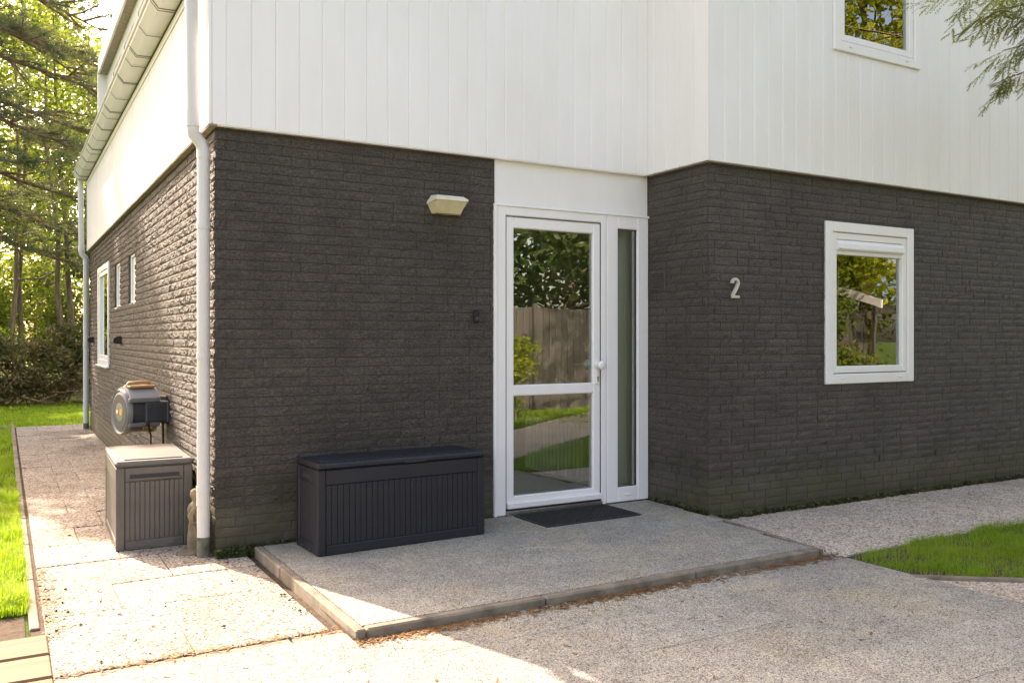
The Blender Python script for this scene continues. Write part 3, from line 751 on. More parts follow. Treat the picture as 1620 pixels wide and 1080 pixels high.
# ================================================================== GRASS
def in_poly(x, y, poly):
    c = np.zeros(len(x), bool); n = len(poly)
    for i in range(n):
        x1, y1 = poly[i]; x2, y2 = poly[(i + 1) % n]
        t = ((y1 > y) != (y2 > y)) & (x < (x2 - x1) * (y - y1) / (y2 - y1 + 1e-9) + x1); c ^= t
    return c
def grass(name, poly, n, h, wdt, label, thin=None, zb=-.034, lean=.5):
    P = np.array(poly); x = RNG.uniform(P[:, 0].min(), P[:, 0].max(), n); y = RNG.uniform(P[:, 1].min(), P[:, 1].max(), n)
    # clumps
    k = max(20, n // 60); ci = RNG.integers(0, k, n); cx = x[:k]; cy = y[:k]; cl = RNG.random(n) < .45
    x = np.where(cl, cx[ci] + RNG.normal(0, .02, n), x); y = np.where(cl, cy[ci] + RNG.normal(0, .02, n), y)
    m = in_poly(x, y, poly)
    if thin is not None: m &= thin(x, y)
    x, y, ci, cl = x[m], y[m], ci[m], cl[m]; n = len(x)
    hh = h * RNG.uniform(.35, 1.0, n) * (.62 + .5 * (.5 + .5 * np.sin(x * 7.3 + 2.1 * np.sin(y * 5.9))) * (.5 + .5 * np.cos(y * 6.7 + x * 2.2)) * 1.4) * np.where(cl, 1.15, .9); az = RNG.uniform(0, 2*pi, n); ln = np.minimum(RNG.uniform(.05, lean, n) * 1.6, 1.5)
    dx, dy = np.cos(az), np.sin(az); w = wdt * RNG.uniform(.6, 1.2, n)
    px, py = -dy * w / 2, dx * w / 2; z0 = np.full(n, zb)
    b = np.stack((x, y, z0), 1); off = np.stack((px, py, np.zeros(n)), 1)
    mid = b + np.stack((dx * hh * ln * .3, dy * hh * ln * .3, hh * .6), 1); tip = b + np.stack((dx * hh * ln, dy * hh * ln, hh * (1.05 - .35 * ln)), 1)
    V = np.stack((b - off, b + off, mid + off * .7, mid - off * .7, tip), 1).reshape(-1, 3)
    i = np.arange(n)[:, None] * 5
    F = np.concatenate((i + np.array([0, 1, 2]), i + np.array([0, 2, 3]), i + np.array([3, 2, 4])), 1).reshape(-1, 3)
    pn = .5 + .5 * np.sin(x * 3.1 + 1.3 * np.sin(y * 2.3)) * np.cos(y * 2.7)
    tone = np.repeat(np.clip(.34 + .42 * RNG.random(n) + .22 * pn + np.where(RNG.random(n) < .06, .4, 0), 0, 1), 3)
    o = npmesh(name, V, F, M['grass'], tone); tag(o, label, 'grass', kind='stuff'); return o
wedge = [(3.46, -2.08), (4.2, -1.95), (4.96, -1.925), (6.6, -1.90), (6.6, -4.8), (3.46, -2.50)]
bare = lambda x, y: RNG.random(len(x)) < np.clip((x - 3.3) / .8, .25, 1) * np.clip(.55 + .6 * np.sin(x * 9 + 2 * np.sin(y * 8)), .25, 1)
grass('grass', wedge, 210000, .090, .0027, 'lush green grass wedge beside the drive', bare, -.012, 1.0)
sheet('soil_bed', [(3.44, -1.966), (8, -1.964), (8, -5.9), (3.44, -2.50)], -.0125, M['soil'])
grass('grass', [(-1.055, -.62), (-1.055, 3.5), (-1.9, 3.5), (-1.9, -.62)], 60000, .12, .004, 'long sunlit grass at the near end of the left lawn', None, -.02)
grass('grass', [(-1.055, 3.5), (-1.055, 10.1), (-2.6, 10.1), (-2.6, 3.5)], 40000, .08, .006, 'grass of the left lawn beside the path')
grass('grass', [(-3.5, 10.2), (1.8, 10.2), (2.2, 15.4), (-3.5, 15.4)], 60000, .08, .009, 'grass behind the end of the path')
grass('grass', [(5, -6.2), (13, -6.2), (13, -8.9), (6.5, -8.9)], 20000, .10, .012, 'grass in front of the timber fence')
sheet('soil_bed', [(-1.08, -.62), (-1.08, -1.8), (-3, -1.8), (-3, -.62)], -.03, M['soil'])

# ================================================================== SMALL THINGS ON THE HOUSE
# bulkhead lamp over the door side
lamp = empty('wall_lamp', (1.62, -.012, 2.30)); tag(lamp, 'yellowed white bulkhead lamp on the front wall left of the door', 'wall lamp')
hw0, hw1, dp = .155, .118, .105
V = [(-hw0, 0, .066), (hw0, 0, .066), (hw1 + .012, -dp, .092), (-hw1 - .012, -dp, .092), (-hw0, 0, .082), (hw0, 0, .082), (hw1 + .012, -dp, .104), (-hw1 - .012, -dp, .104), (-hw0 + .035, 0, .132), (hw0 - .035, 0, .132), (hw1 - .015, -dp + .03, .128), (-hw1 + .015, -dp + .03, .128)]
MB().add(V, [(0,1,5,4),(1,2,6,5),(2,3,7,6),(3,0,4,7),(4,5,9,8),(5,6,10,9),(6,7,11,10),(7,4,8,11),(8,9,10,11),(0,3,2,1)]).build('hood', M['lampbody'], lamp)
MB().add([(-hw0 + .006, .0, .068), (hw0 - .006, .0, .068), (hw1 + .004, -dp + .006, .093), (-hw1 - .004, -dp + .006, .093), (-hw0 + .04, 0, .0), (hw0 - .04, 0, .0), (hw1 - .022, -.045, .004), (-hw1 + .022, -.045, .004)], [(0,1,5,4),(1,2,6,5),(2,3,7,6),(3,0,4,7),(4,5,6,7),(0,3,2,1)]).build('diffuser', M['lampglass'], lamp)
MB().box(-.108, .108, -.004, .012, .012, .11, .004).build('back_plate', M['lampbody'], lamp)
MB().tube([(.085, -.07, .115), (.085, -.07, .132)], .008, 10).build('screw', M['dark'], lamp)
# doorbell
bell = empty('doorbell', (1.867, -.008, 1.515)); tag(bell, 'small black doorbell left of the door', 'doorbell')
MB().box(-.02, .02, -.026, .004, 0, .092, .008).build('housing', M['jet'], bell)
MB().lathe([(.012, -.025), (.012, -.030), (.009, -.033), (0, -.034)], 20, 1, (0, 0, .03)).build('button', M['reeldark'], bell, 40)
MB().lathe([(.006, -.025), (.006, -.028), (0, -.0285)], 14, 1, (0, 0, .07)).build('lens', M['dark'], bell, 40)
# house number 2
num = MB(); cxn, czn = 3.755, 1.72
path2 = []
for i in range(13):
    a = radians(185 - i * (185 + 38) / 12); path2.append((cxn + .030 * cos(a), czn + .110 + .031 * sin(a)))
path2 += [(cxn + .008, czn + .062), (cxn - .012, czn + .034), (cxn - .028, czn + .009)]
wd = .0105
def ribbon(mb, pts, w, y0, y1):
    Lp, Rp = [], []
    for i, p in enumerate(pts):
        a = pts[max(i - 1, 0)]; c = pts[min(i + 1, len(pts) - 1)]; dx, dz = c[0] - a[0], c[1] - a[1]; l = math.hypot(dx, dz); nx, nz = -dz / l * w, dx / l * w
        Lp.append((p[0] + nx, p[1] + nz)); Rp.append((p[0] - nx, p[1] - nz))
    n = len(pts); V = [(x, y0, z) for x, z in Lp] + [(x, y0, z) for x, z in Rp] + [(x, y1, z) for x, z in Lp] + [(x, y1, z) for x, z in Rp]; Fs = []
    for i in range(n - 1): Fs += [(i, i+1, n+i+1, n+i), (2*n+i, 3*n+i, 3*n+i+1, 2*n+i+1), (i, 2*n+i, 2*n+i+1, i+1), (n+i, n+i+1, 3*n+i+1, 3*n+i)]
    Fs += [(0, n, 3*n, 2*n), (n-1, 3*n-1, 4*n-1, 2*n-1)]
    mb.add(V, Fs)
ribbon(num, path2, wd, YR - .034, YR - .012)
num.box(cxn - .036, cxn + .042, YR - .0345, YR - .012, czn - .008, czn + .013, .003)
num = num.build('house_number', M['number'], None); tag(num, 'cream raised number 2 on the brick wall right of the door', 'house number')
# side wall lamps
for yy, lab in ((5.2, 'black half-round wall lamp on the side wall nearer the hose reel'), (8.72, 'black half-round wall lamp on the side wall by the far downpipe')):
    l_ = empty('wall_lamp', (-.012, yy, 1.335)); tag(l_, lab, 'wall lamp', 'black lamps on the side wall')
    MB().prism([(0.012, 0), (-.055, .006), (-.075, .03), (-.072, .06), (-.05, .082), (0.012, .095)], 1, -.07, .07).build('hood', M['rubber'], l_)
    for k in range(3): MB().box(-.081, -.02, -.073, .073, .018 + k*.022, .024 + k*.022, .002).build('louvre', M['dark'], l_)

# ------------------------------------------------ hose reel on the side wall
rl = empty('hose_reel', (-.045, 1.98, .615), radians(15)); rl.scale = (.94, .94, .94); tag(rl, 'grey wall-mounted hose reel with orange handle on the side wall', 'hose reel')
R0, zc, yc = .195, .205, .0
def rlathe(prof, name, mat, n=40, sm=40): return MB().lathe(prof, n, 0, (0, yc, zc)).build(name, mat, rl, sm)
rlathe([(.0, -.352), (.05, -.354), (.165, -.350), (.172, -.345), (.186, -.356), (R0, -.345), (R0 + .002, -.315), (.180, -.30)], 'outer_disc', M['reelgrey'])
rlathe([(.0, -.3525), (.150, -.3535), (.152, -.351), (.0, -.351)], 'face_plate', M['reeldark'])
rlathe([(.178, -.31), (.178, -.12), (.0, -.12)], 'drum', M['reeldark'])
rlathe([(.180, -.135), (R0 - .004, -.125), (R0 - .004, -.085), (.15, -.08), (0, -.08)], 'inner_disc', M['reelgrey'])
# casing hood over the top
hd = MB(); prof = []
for i in range(11):
    a = radians(32 + i * 11.6); prof.append((yc + (R0 + .018) * cos(a), zc + (R0 + .022) * sin(a)))
inner = [(yc + (y_ - yc) * .92, zc + (z_ - zc) * .92) for y_, z_ in prof][::-1]
hd.prism(prof + inner, 0, -.325, -.075); hd.build('casing', M['reeltop'], rl, 30)
for s_ in (-1, 1):
    MB().box(-.345, -.08, s_ * .178 - .02, s_ * .178 + .02, zc + .085, zc + .125, .008).build('side_rail', M['reelgrey'], rl)
    MB().box(-.345, -.08, s_ * .172 - .018, s_ * .172 + .018, zc - .12, zc - .085, .008).build('side_rail', M['reelgrey'], rl)
hp = [(-.31, -.04, zc + .215), (-.29, -.04, zc + .244), (-.2, -.04, zc + .25), (-.12, -.04, zc + .244), (-.10, -.04, zc + .215)]
MB().tube(hp, .016, 12).build('handle', M['orange'], rl, 50)
MB().box(-.315, -.09, -.13, .02, zc + .207, zc + .228, .008).build('handle_seat', M['orange'], rl)
MB().lathe([(.028, -.3535), (.028, -.3565), (0, -.357)], 20, 0, (0, -.035, zc)).build('badge', M['badgey'], rl, 40)
MB().lathe([(.018, -.3535), (.018, -.356), (0, -.3565)], 20, 0, (0, .045, zc)).build('badge', M['badge'], rl, 40)
for s_ in (-1, 1): MB().box(-.21, -.0, s_ * .185 - .02, s_ * .185 + .02, zc - .085, zc + .085, .01).build('arm', M['reeldark'], rl)
MB().box(-.02, .045, -.16, .05, zc - .115, zc + .13, .008).box(-.03, .0, -.215, .215, zc - .09, zc + .09, .008).build('wall_bracket', M['reeldark'], rl)
MB().tube([(-.19, -.19, zc - .06), (-.19, -.19, zc - .13), (-.17, -.18, zc - .16)], .016, 12).build('inlet', M['rubber'], rl, 50)
MB().tube([(-.235, -.195, zc - .135), (-.195, -.195, zc - .135)], .02, 10).build('tap_fitting', M['brass'], rl)
MB().tube([(-.19, -.19, zc - .15), (-.16, -.19, zc - .165), (-.14, -.16, zc - .15), (-.15, -.15, zc - .12)], .007, 8).build('ring', M['brass'], rl, 50)
MB().tube([(-.17, -.18, zc - .16), (-.16, -.185, .0), (-.16, -.185, -.2), (-.15, -.18, -.6)], .008, 8).build('hose', M['rubber'], rl, 50)
MB().tube([(-.02, -.1, zc - .1), (-.02, -.11, -.1), (-.02, -.1, -.6)], .011, 8).build('supply_hose', M['rubber'], rl, 50)

# ================================================================== STORAGE BOXES
def storage_box(name, loc, rz, w, d, h, mats, lab, nfront, nside, front_handle, side_handle, lid_ribs):
    e = empty(name, loc, rz); tag(e, lab, 'storage box')
    body, lid = mats; hb = h - .045
    # local: x across the front, y depth (front at y=0), z up
    MB().box(.012, w - .012, .012, d - .012, .0, hb, .004).build('body', body, e)
    # corner posts, top band, bottom band with slightly battered faces
    for x0, x1 in ((0, .055), (w - .055, w)):
        MB().box(x0, x1, 0, .05, 0, hb, .006).build('corner_post', body, e); MB().box(x0, x1, d - .05, d, 0, hb, .006).build('corner_post', body, e)
    MB().box(.056, w - .056, .001, .03, 0, .062, .006).build('bottom_rail', body, e)
    MB().box(.056, w - .056, .001, .03, hb - .095, hb - .002, .005).build('top_rail', body, e)
    n = nfront; sw = (w - .112) / n; me = None
    for i in range(n):
        if me is None: o = MB().box(.0012, sw - .0012, .004, .03, .063, hb - .096, .003).build('plank', body, e); me = o.data
        else: o = link('plank', me, None, e)
        o.location = (.056 + i * sw, random.uniform(-.0006, .0006), 0)
    for sx in (0, 1):
        X0, X1 = (.001, .03) if sx == 0 else (w - .03, w - .001)
        MB().box(X0, X1, .051, d - .051, 0, .062, .006).build('side_bottom_rail', body, e)
        MB().box(X0, X1, .051, d - .051, hb - .095, hb - .002, .005).build('side_top_rail', body, e)
        n2 = nside; s2 = (d - .102) / n2; me = None
        for i in range(n2):
            if me is None: o = MB().box(X0 + (.003 if sx == 0 else 0), X1 - (0 if sx == 0 else .003), .0012, s2 - .0012, .063, hb - .096, .003).build('plank', body, e); me = o.data
            else: o = link('plank', me, None, e)
            o.location = (0, .051 + i * s2, 0)
        if side_handle:
            MB().box(-.004 if sx == 0 else w - .01, .01 if sx == 0 else w + .004, d * .28, d * .72, hb - .080, hb - .066, .004).build('grip', body, e)
            MB().box(-.0015 if sx == 0 else w - .01, .01 if sx == 0 else w + .0015, d * .30, d * .70, hb - .066, hb - .04, .001).build('grip_recess', M['dark'], e)
    if front_handle:
        MB().box(.075, w - .075, -.008, .012, hb - .088, hb - .072, .005).build('grip', body, e)
        MB().box(.085, w - .085, -.0015, .012, hb - .072, hb - .046, .001).build('grip_recess', M['dark'], e)
    # hinge-like feet notches
    for t in (.28, .66): MB().box(w * t, w * t + .05, -.006, .01, .018, .034, .004).build('clip', body, e) if front_handle else MB().box(-.0025, .006, d * t, d * t + .05, .008, .03, .002).build('slot', M['dark'], e)
    ld = MB().box(-.004, w + .004, -.005, d + .003, hb + .002, h - .004, .012).build('lid', lid, e)
    if lid_ribs:
        n = lid_ribs; sw = (w - .06) / n; me = None
        for i in range(n):
            if me is None: o = MB().box(.002, sw - .002, .03, d - .03, h - .006, h + .002, .003).build('slat', lid, ld); me = o.data
            else: o = link('slat', me, None, ld)
            o.location = (.03 + i * sw, 0, 0)
    else:
        MB().box(.055, w - .055, .06, d - .06, h - .005, h + .003, .004).build('top_panel', body, ld)
    if not front_handle:
        MB().box(w * .49, w * .62, -.0065, .0, hb + .006, hb + .020, .001).build('lock_slot', M['dark'], ld)
    return e
storage_box('storage_box', (.50, -.515, .054), radians(2.2), 1.195, .40, .575, (M['anthracite'], M['anthracite']), 'long anthracite slatted storage box on the step left of the door', 28, 8, False, True, 34)
storage_box('storage_box', (-.535, .485, .002), radians(-1.5), .478, .95, .59, (M['greybox'], M['greylid']), 'weathered grey storage box standing end-on beside the side wall', 12, 18, True, False, 0)

# ================================================================== DOORMAT
mat_e = empty('doormat', (2.175, -.515, .0535), radians(1.2)); tag(mat_e, 'black ribbed rubber doormat in front of the door', 'doormat')
MB().box(0, .86, 0, .46, 0, .010, .003).build('base', M['rubber'], mat_e)
V, Fm = [], []; nx, ny = 40, 22
for i in range(nx):
    for j in range(ny):
        x, y_ = .012 + (i + .5) * .836 / nx, .012 + (j + .5) * .436 / ny
        a, b2 = (.0085, .0035) if (i + j) % 2 else (.0035, .0085); o_ = len(V)
        V += [(x - a, y_ - b2, .010), (x + a, y_ - b2, .010), (x + a, y_ + b2, .010), (x - a, y_ + b2, .010), (x - a*.6, y_ - b2*.6, .0165), (x + a*.6, y_ - b2*.6, .0165), (x + a*.6, y_ + b2*.6, .0165), (x - a*.6, y_ + b2*.6, .0165)]
        Fm += [[o_+q for q in f] for f in ((4,5,6,7),(0,1,5,4),(1,2,6,5),(2,3,7,6),(3,0,4,7))]
o = npmesh('tread', np.array(V), np.array(Fm), M['rubber'], parent=mat_e); o['kind'] = 'stuff'

# ================================================================== STONE STATUE
st = empty('statue', (-.068, .215, .0)); st.scale = (.68, .62, .60); tag(st, 'weathered stone garden figure in a draped robe, between grey box and downpipe', 'statue')
V, Fs = [], []; nr, na = 34, 40
prof = [(0, .125), (.03, .135), (.04, .115), (.10, .112), (.2, .102), (.3, .088), (.36, .075), (.42, .082), (.48, .080), (.53, .070), (.56, .034), (.58, .034), (.60, .046), (.64, .050), (.68, .040), (.70, .012)]
for i in range(nr + 1):
    t = .70 * i / nr; r = np.interp(t, [p[0] for p in prof], [p[1] for p in prof])
    for j in range(na):
        a = 2*pi*j/na; fold = 1 + (.10 * sin(a * 7 + t * 9) + .05 * sin(a * 13 - t * 14)) * (1 if .05 < t < .5 else .15)
        V.append((r * fold * cos(a) * 1.0 - t * .03 + .05 * (.5 - t), r * fold * sin(a) * .85, t))
for i in range(nr):
    for j in range(na): Fs.append((i*na+j, i*na+(j+1) % na, (i+1)*na+(j+1) % na, (i+1)*na+j))
Fs.append(tuple(nr*na + j for j in range(na)))
mb = MB().add(V, Fs); mb.build('figure', M['stone'], st, 70)
MB().tube([(-.03, -.05, .50), (-.085, -.07, .42), (-.07, -.085, .34), (-.01, -.09, .35)], [.026, .028, .024, .018], 12).build('arm', M['stone'], st, 60)
MB().lathe([(.140, -.01), (.145, .012), (.135, .03), (0, .031)], 28, 2, (-.035, 0, 0)).build('base', M['stone'], st, 40)

# ================================================================== GARDEN BENCH (lower left)
be = empty('bench', (-1.85, -2.72, 0)); tag(be, 'pale slatted timber bench end in the lower left corner', 'bench')
for i in range(3):
    y0 = -2.485 - i * .215
    o = MB().box(-2.65, -1.045, y0, y0 - .198, .385, .42, .006).build('slat', M['bench'], be, None, (-1.85, -2.72, 0))
for x in (-2.45, -1.33):
    MB().box(x - .04, x + .04, -3.10, -2.49, .31, .384, .004).build('cross_rail', M['bench'], be, None, (-1.85, -2.72, 0))
    for y_ in (-2.54, -3.05): MB().box(x - .04, x + .04, y_ - .04, y_ + .04, -.03, .309, .004).build('leg', M['bench'], be, None, (-1.85, -2.72, 0))

# ================================================================== LITTER
def litter(name, n, fn, label, size=.05, mat='litter'):
    V, F_, T = [], [], []
    P = fn(n); n = len(P); az = RNG.uniform(0, 2*pi, n); l = size * RNG.uniform(.4, 1.2, n); w = .0025 * RNG.uniform(.7, 1.6, n)
    d = np.stack((np.cos(az), np.sin(az), RNG.normal(0, .08, n)), 1) * l[:, None] / 2; q = np.stack((-np.sin(az), np.cos(az), np.zeros(n)), 1) * w[:, None]
    V = np.stack((P - d - q, P + d - q, P + d + q, P - d + q), 1).reshape(-1, 3); F_ = np.arange(n * 4).reshape(-1, 4)
    o = npmesh(name, V, F_, M[mat], RNG.random(n)); tag(o, label, 'litter', kind='stuff'); return o
def f_kerb(n):
    x = RNG.uniform(.22, 3.45, n); den = .35 + .65 * np.abs(np.sin(x * 2.3 + .4)); x = x[RNG.random(n) < den]; n = len(x)
    return np.stack((x, -1.937 - np.abs(RNG.normal(0, .045, n)), .013 + np.abs(RNG.normal(0, .002, n))), 1)
litter('pine_needle_litter', 1900, f_kerb, 'rust-brown needle litter along the foot of the step kerb', .045)
def f_path(n):
    a = n // 3
    p1 = np.stack((-1.0 + np.abs(RNG.normal(0, .05, a)), RNG.uniform(-1.2, .3, a), np.full(a, .006)), 1)
    p2 = np.stack((RNG.uniform(-1, .3, a), -1.70 + RNG.normal(0, .025, a), np.full(a, .006)), 1)
    p3 = np.stack((RNG.uniform(-1, 3.4, n - 2*a), RNG.uniform(-3.2, -.1, n - 2*a), np.where(RNG.random(n - 2*a) < 2, .013, 0)), 1)
    p3 = p3[~((p3[:, 0] > .2) & (p3[:, 1] > -1.94))]
    return np.concatenate((p1, p2, p3))
litter('pine_needle_litter', 900, f_path, 'scattered brown needles on the slabs', .035)
def clods(n):
    V, F_ = [], []; pts = []
    for _ in range(n):
        r = random.random()
        if r < .4: x, y_ = -1.0 + abs(random.gauss(0, .06)), random.uniform(-1.3, .2)
        elif r < .6: x, y_ = .18 - abs(random.gauss(0, .04)), random.uniform(-1.6, -.3)
        elif r < .9: x, y_ = random.uniform(-.95, .15), random.uniform(-1.68, 1.5)
        else: x, y_ = random.uniform(0, 3.3), random.uniform(-3.3, -2.0)
        s = random.choice((.003, .004, .005, .007, .011)); o_ = len(V)
        for k in range(6):
            d = ((1,0,0),(-1,0,0),(0,1,0),(0,-1,0),(0,0,1),(0,0,-.4))[k]; V.append((x + d[0]*s*random.uniform(.6, 1.5), y_ + d[1]*s*random.uniform(.6, 1.5), (.013 if y_ < -1.9 else .003) + s*.4 + d[2]*s*.8))
        F_ += [[o_+a for a in f] for f in ((0,2,4),(2,1,4),(1,3,4),(3,0,4),(2,0,5),(1,2,5),(3,1,5),(0,3,5))]
    return V, F_
V, F_ = clods(120); o = npmesh('soil_crumbs', np.array(V), np.array(F_), M['clod']); tag(o, 'dark soil crumbs and cone scraps scattered on the pale path', 'litter', kind='stuff')

# ================================================================== VEGETATION
def leaf_cloud(centers, rad, n, size, flat=.0, aspect=.55, seed=0):
    r = np.random.default_rng(seed); C = np.asarray(centers, float); R = np.asarray(rad, float)
    if R.ndim == 0: R = np.full(len(C), R)
    k = r.integers(0, len(C), n); d = r.normal(size=(n, 3)); d /= np.linalg.norm(d, axis=1)[:, None]; d *= (r.random(n) ** .45 * R[k])[:, None]; d[:, 2] *= .7
    P = C[k] + d
    a = r.normal(size=(n, 3)); a[:, 2] *= (1 - flat); a /= np.linalg.norm(a, axis=1)[:, None]
    b = np.cross(a, r.normal(size=(n, 3))); b /= np.linalg.norm(b, axis=1)[:, None]
    s = (size * r.uniform(.5, 1.2, n))[:, None]
    V = np.stack((P - a * s, P + b * s * aspect, P + a * s, P - b * s * aspect), 1).reshape(-1, 3)
    ct = r.random(len(C)); tone = np.clip(.55 * ct[k] + .45 * r.random(n), 0, 1)
    return V, np.arange(n * 4).reshape(-1, 4), tone
def grow(h, r0, lean, nl, spread, z0f, seed, up=.35):
    """trunk and limb polylines for a tree at the origin; returns MB for wood and list of foliage centres"""
    r = random.Random(seed); mb = MB(); pts = []; k = 7
    for i in range(k + 1):
        t = i / k; pts.append((lean[0] * h * t + r.gauss(0, .02) * h * .3 * (t > 0), lean[1] * h * t + r.gauss(0, .02) * h * .3 * (t > 0), h * t - .15 * (t == 0)))
    mb.tube(pts, [r0 * (1 - .85 * i / k) for i in range(k + 1)], 8); C = []
    for j in range(nl):
        t = z0f + (1 - z0f) * (j + r.random() * .8) / nl; i = min(int(t * k), k - 1); f = t * k - i
        b = Vector(pts[i]).lerp(Vector(pts[i + 1]), f); az = r.uniform(0, 2*pi); l = spread * (1.15 - .7 * t) * r.uniform(.6, 1.1)
        d = Vector((cos(az), sin(az), up + r.uniform(-.1, .35))); q = [b]; 
        for s_ in range(1, 5): q.append(b + d * l * s_ / 4 + Vector((r.gauss(0, .06), r.gauss(0, .06), r.gauss(0, .05))) * l)
        rr = r0 * (1 - .8 * t) * .5; mb.tube(q, [rr, rr * .8, rr * .6, rr * .4, rr * .15], 5, False)
        C += [tuple(q[2]), tuple(q[3]), tuple(q[4]), tuple(q[3].lerp(q[4], .5))]
        for s_ in range(2):
            m = q[2 + s_]; az2 = az + r.uniform(-1.1, 1.1); e = m + Vector((cos(az2), sin(az2), r.uniform(0, .5))) * l * .4
            mb.tube([m, m.lerp(e, .5) + Vector((0, 0, .03)), e], [rr * .4, rr * .25, rr * .08], 4, False); C.append(tuple(e))
    C.append(pts[-1]); return mb, C
def leafy_tree(name, loc, h, r0, lean, nl, spread, z0f, nleaf, size, mat, seed, label, group=None, crad=.6, bark='bark', cat='tree'):
    e = empty(name, loc); tag(e, label, cat, group)
    mb, C = grow(h, r0, lean, nl, spread, z0f, seed); mb.build('trunk', M[bark], e, 60)
    V, F_, T = leaf_cloud(C, crad, nleaf, size, .2, .55, seed); npmesh('crown', V, F_, M[mat], T, e)
    return e
def copy_tree(e, loc, rz, sc, label):
    c = e.copy(); COL.objects.link(c); c.location = loc; c.rotation_euler = (0, 0, rz); c.scale = (sc, sc, sc); c['label'] = label
    for ch in e.children:
        d = ch.copy(); COL.objects.link(d); d.parent = c
    return c
def pine(name, loc, h, r0, seed, label, limbs, group=None):
    """limbs: list of (z, azimuth, length, droop)"""
    r = random.Random(seed); e = empty(name, loc); tag(e, label, 'tree', group); mb = MB()
    mb.tube([(r.gauss(0, .05), r.gauss(0, .05), h * i / 8 - .1 * (i == 0)) for i in range(9)], [r0 * (1 - .85 * i / 8) for i in range(9)], 10); T = []
    for z, az, l, dr in limbs:
        q = []; n = 7; kink = r.uniform(-.25, .25)
        for s_ in range(n + 1):
            t = s_ / n; q.append(Vector((cos(az + kink * t) * l * t, sin(az + kink * t) * l * t, z - dr * l * t * t + .1 * l * t * (1 - t) + r.gauss(0, .02) * l * .5)))
        rr = .014 * l + .012; mb.tube(q, [rr * (1 - .85 * s_ / n) for s_ in range(n + 1)], 6, False)
        for s_ in range(2, n + 1):
            for m_ in range(4):
                b = q[s_].lerp(q[s_ - 1], r.random()); a2 = az + r.uniform(-1.2, 1.2); l2 = l * r.uniform(.1, .3) * (1.15 - .5 * s_ / n)
                d = Vector((cos(a2), sin(a2), r.uniform(-.35, .3))); e2 = b + d * l2; mid = b + d * l2 * .5 + Vector((0, 0, r.uniform(-.06, .06)))
                mb.tube([b, mid, e2], [rr * .35, rr * .22, .004], 4, False)
                for t in (.5, .72, .88, 1.0):
                    if r.random() < .85: T.append((b.lerp(e2, t), d))
                if r.random() < .6:
                    a3 = a2 + r.choice((-.8, .8)); e3 = mid + Vector((cos(a3), sin(a3), r.uniform(-.3, .2))) * l2 * .6
                    mb.tube([mid, e3], [rr * .18, .003], 4, False); T += [(e3, e3 - mid), (mid.lerp(e3, .6), e3 - mid)]
    mb.build('trunk', M['pinebark'], e, 60)
    k = 34; n = len(T); P = np.repeat(np.array([tuple(t[0]) for t in T]), k, 0); D = np.repeat(np.array([tuple(Vector(t[1]).normalized()) for t in T]), k, 0)
    g = np.random.default_rng(seed); v = g.normal(size=(n * k, 3)) * .75 + D * .7; v /= np.linalg.norm(v, axis=1)[:, None]
    s = g.uniform(.10, .19, n * k)[:, None]; w = np.cross(v, g.normal(size=(n * k, 3))); w /= np.linalg.norm(w, axis=1)[:, None]; w *= .0075
    P = P + g.normal(size=P.shape) * .035
    V = np.stack((P - w, P + w, P + v * s), 1).reshape(-1, 3)
    tone = np.clip(np.repeat(g.random(n), k) * .6 + g.random(n * k) * .4, 0, 1)
    npmesh('crown', V, np.arange(n * k * 3).reshape(-1, 3), M['needle'], tone, e); return e
def rlimbs(r, h, z0, n, l, towards=None):
    out = []
    for i in range(n):
        z = z0 + (h - z0) * (i + r.random()) / n; out.append((z, r.uniform(0, 2*pi) if towards is None else towards + r.gauss(0, .45), l * (1.15 - .75 * (z - z0) / (h - z0)) * r.uniform(.7, 1.1), r.uniform(-.05, .22)))
    return out
rr_ = random.Random(5)
pine('pine_tree', (-4.7, 13.4, -.03), 11.6, .20, 21, 'pine with long drooping limbs reaching over the lawn towards the gutter', [(4.2, -.05, 5.0, .16), (4.9, .12, 5.4, .2), (5.6, -.2, 5.0, .15), (6.1, .1, 5.8, .18), (6.9, .0, 5.4, .16), (7.6, .2, 5.2, .14), (8.3, -.15, 5.2, .14), (9.0, .05, 5.0, .12), (9.6, .2, 4.4, .1), (5.2, -.5, 4.5, .2), (3.6, .1, 4.6, .15), (4.6, .3, 5.0, .2), (6.5, .3, 5.0, .2), (8.0, .1, 5.4, .2), (7.2, -.45, 4.6, .15)] + rlimbs(rr_, 11.4, 6, 16, 3.0), 'pines behind the house')
pine('pine_tree', (-7.6, 19.5, -.03), 15.5, .24, 22, 'tall pine standing farther left behind the lawn', rlimbs(rr_, 15.5, 6, 34, 3.8), 'pines behind the house')
pine('pine_tree', (-5.2, 22.5, -.03), 17, .24, 23, 'tall pine behind the leafy thicket on the left', rlimbs(rr_, 17, 7, 34, 4.0), 'pines behind the house')
leafy_tree('leafy_tree', (-3.35, 15.3, -.03), 9.6, .12, (0, 0), 22, 2.2, .25, 8000, .12, 'leaf_dark', 29, 'dense dark tree left of the thicket trunks', None, .75)
leafy_tree('leafy_tree', (-4.9, 15.4, -.03), 12.6, .14, (0, 0), 24, 2.3, .3, 9000, .13, 'leaf_dark', 30, 'taller dense dark tree beside the nearest pine', None, .8)
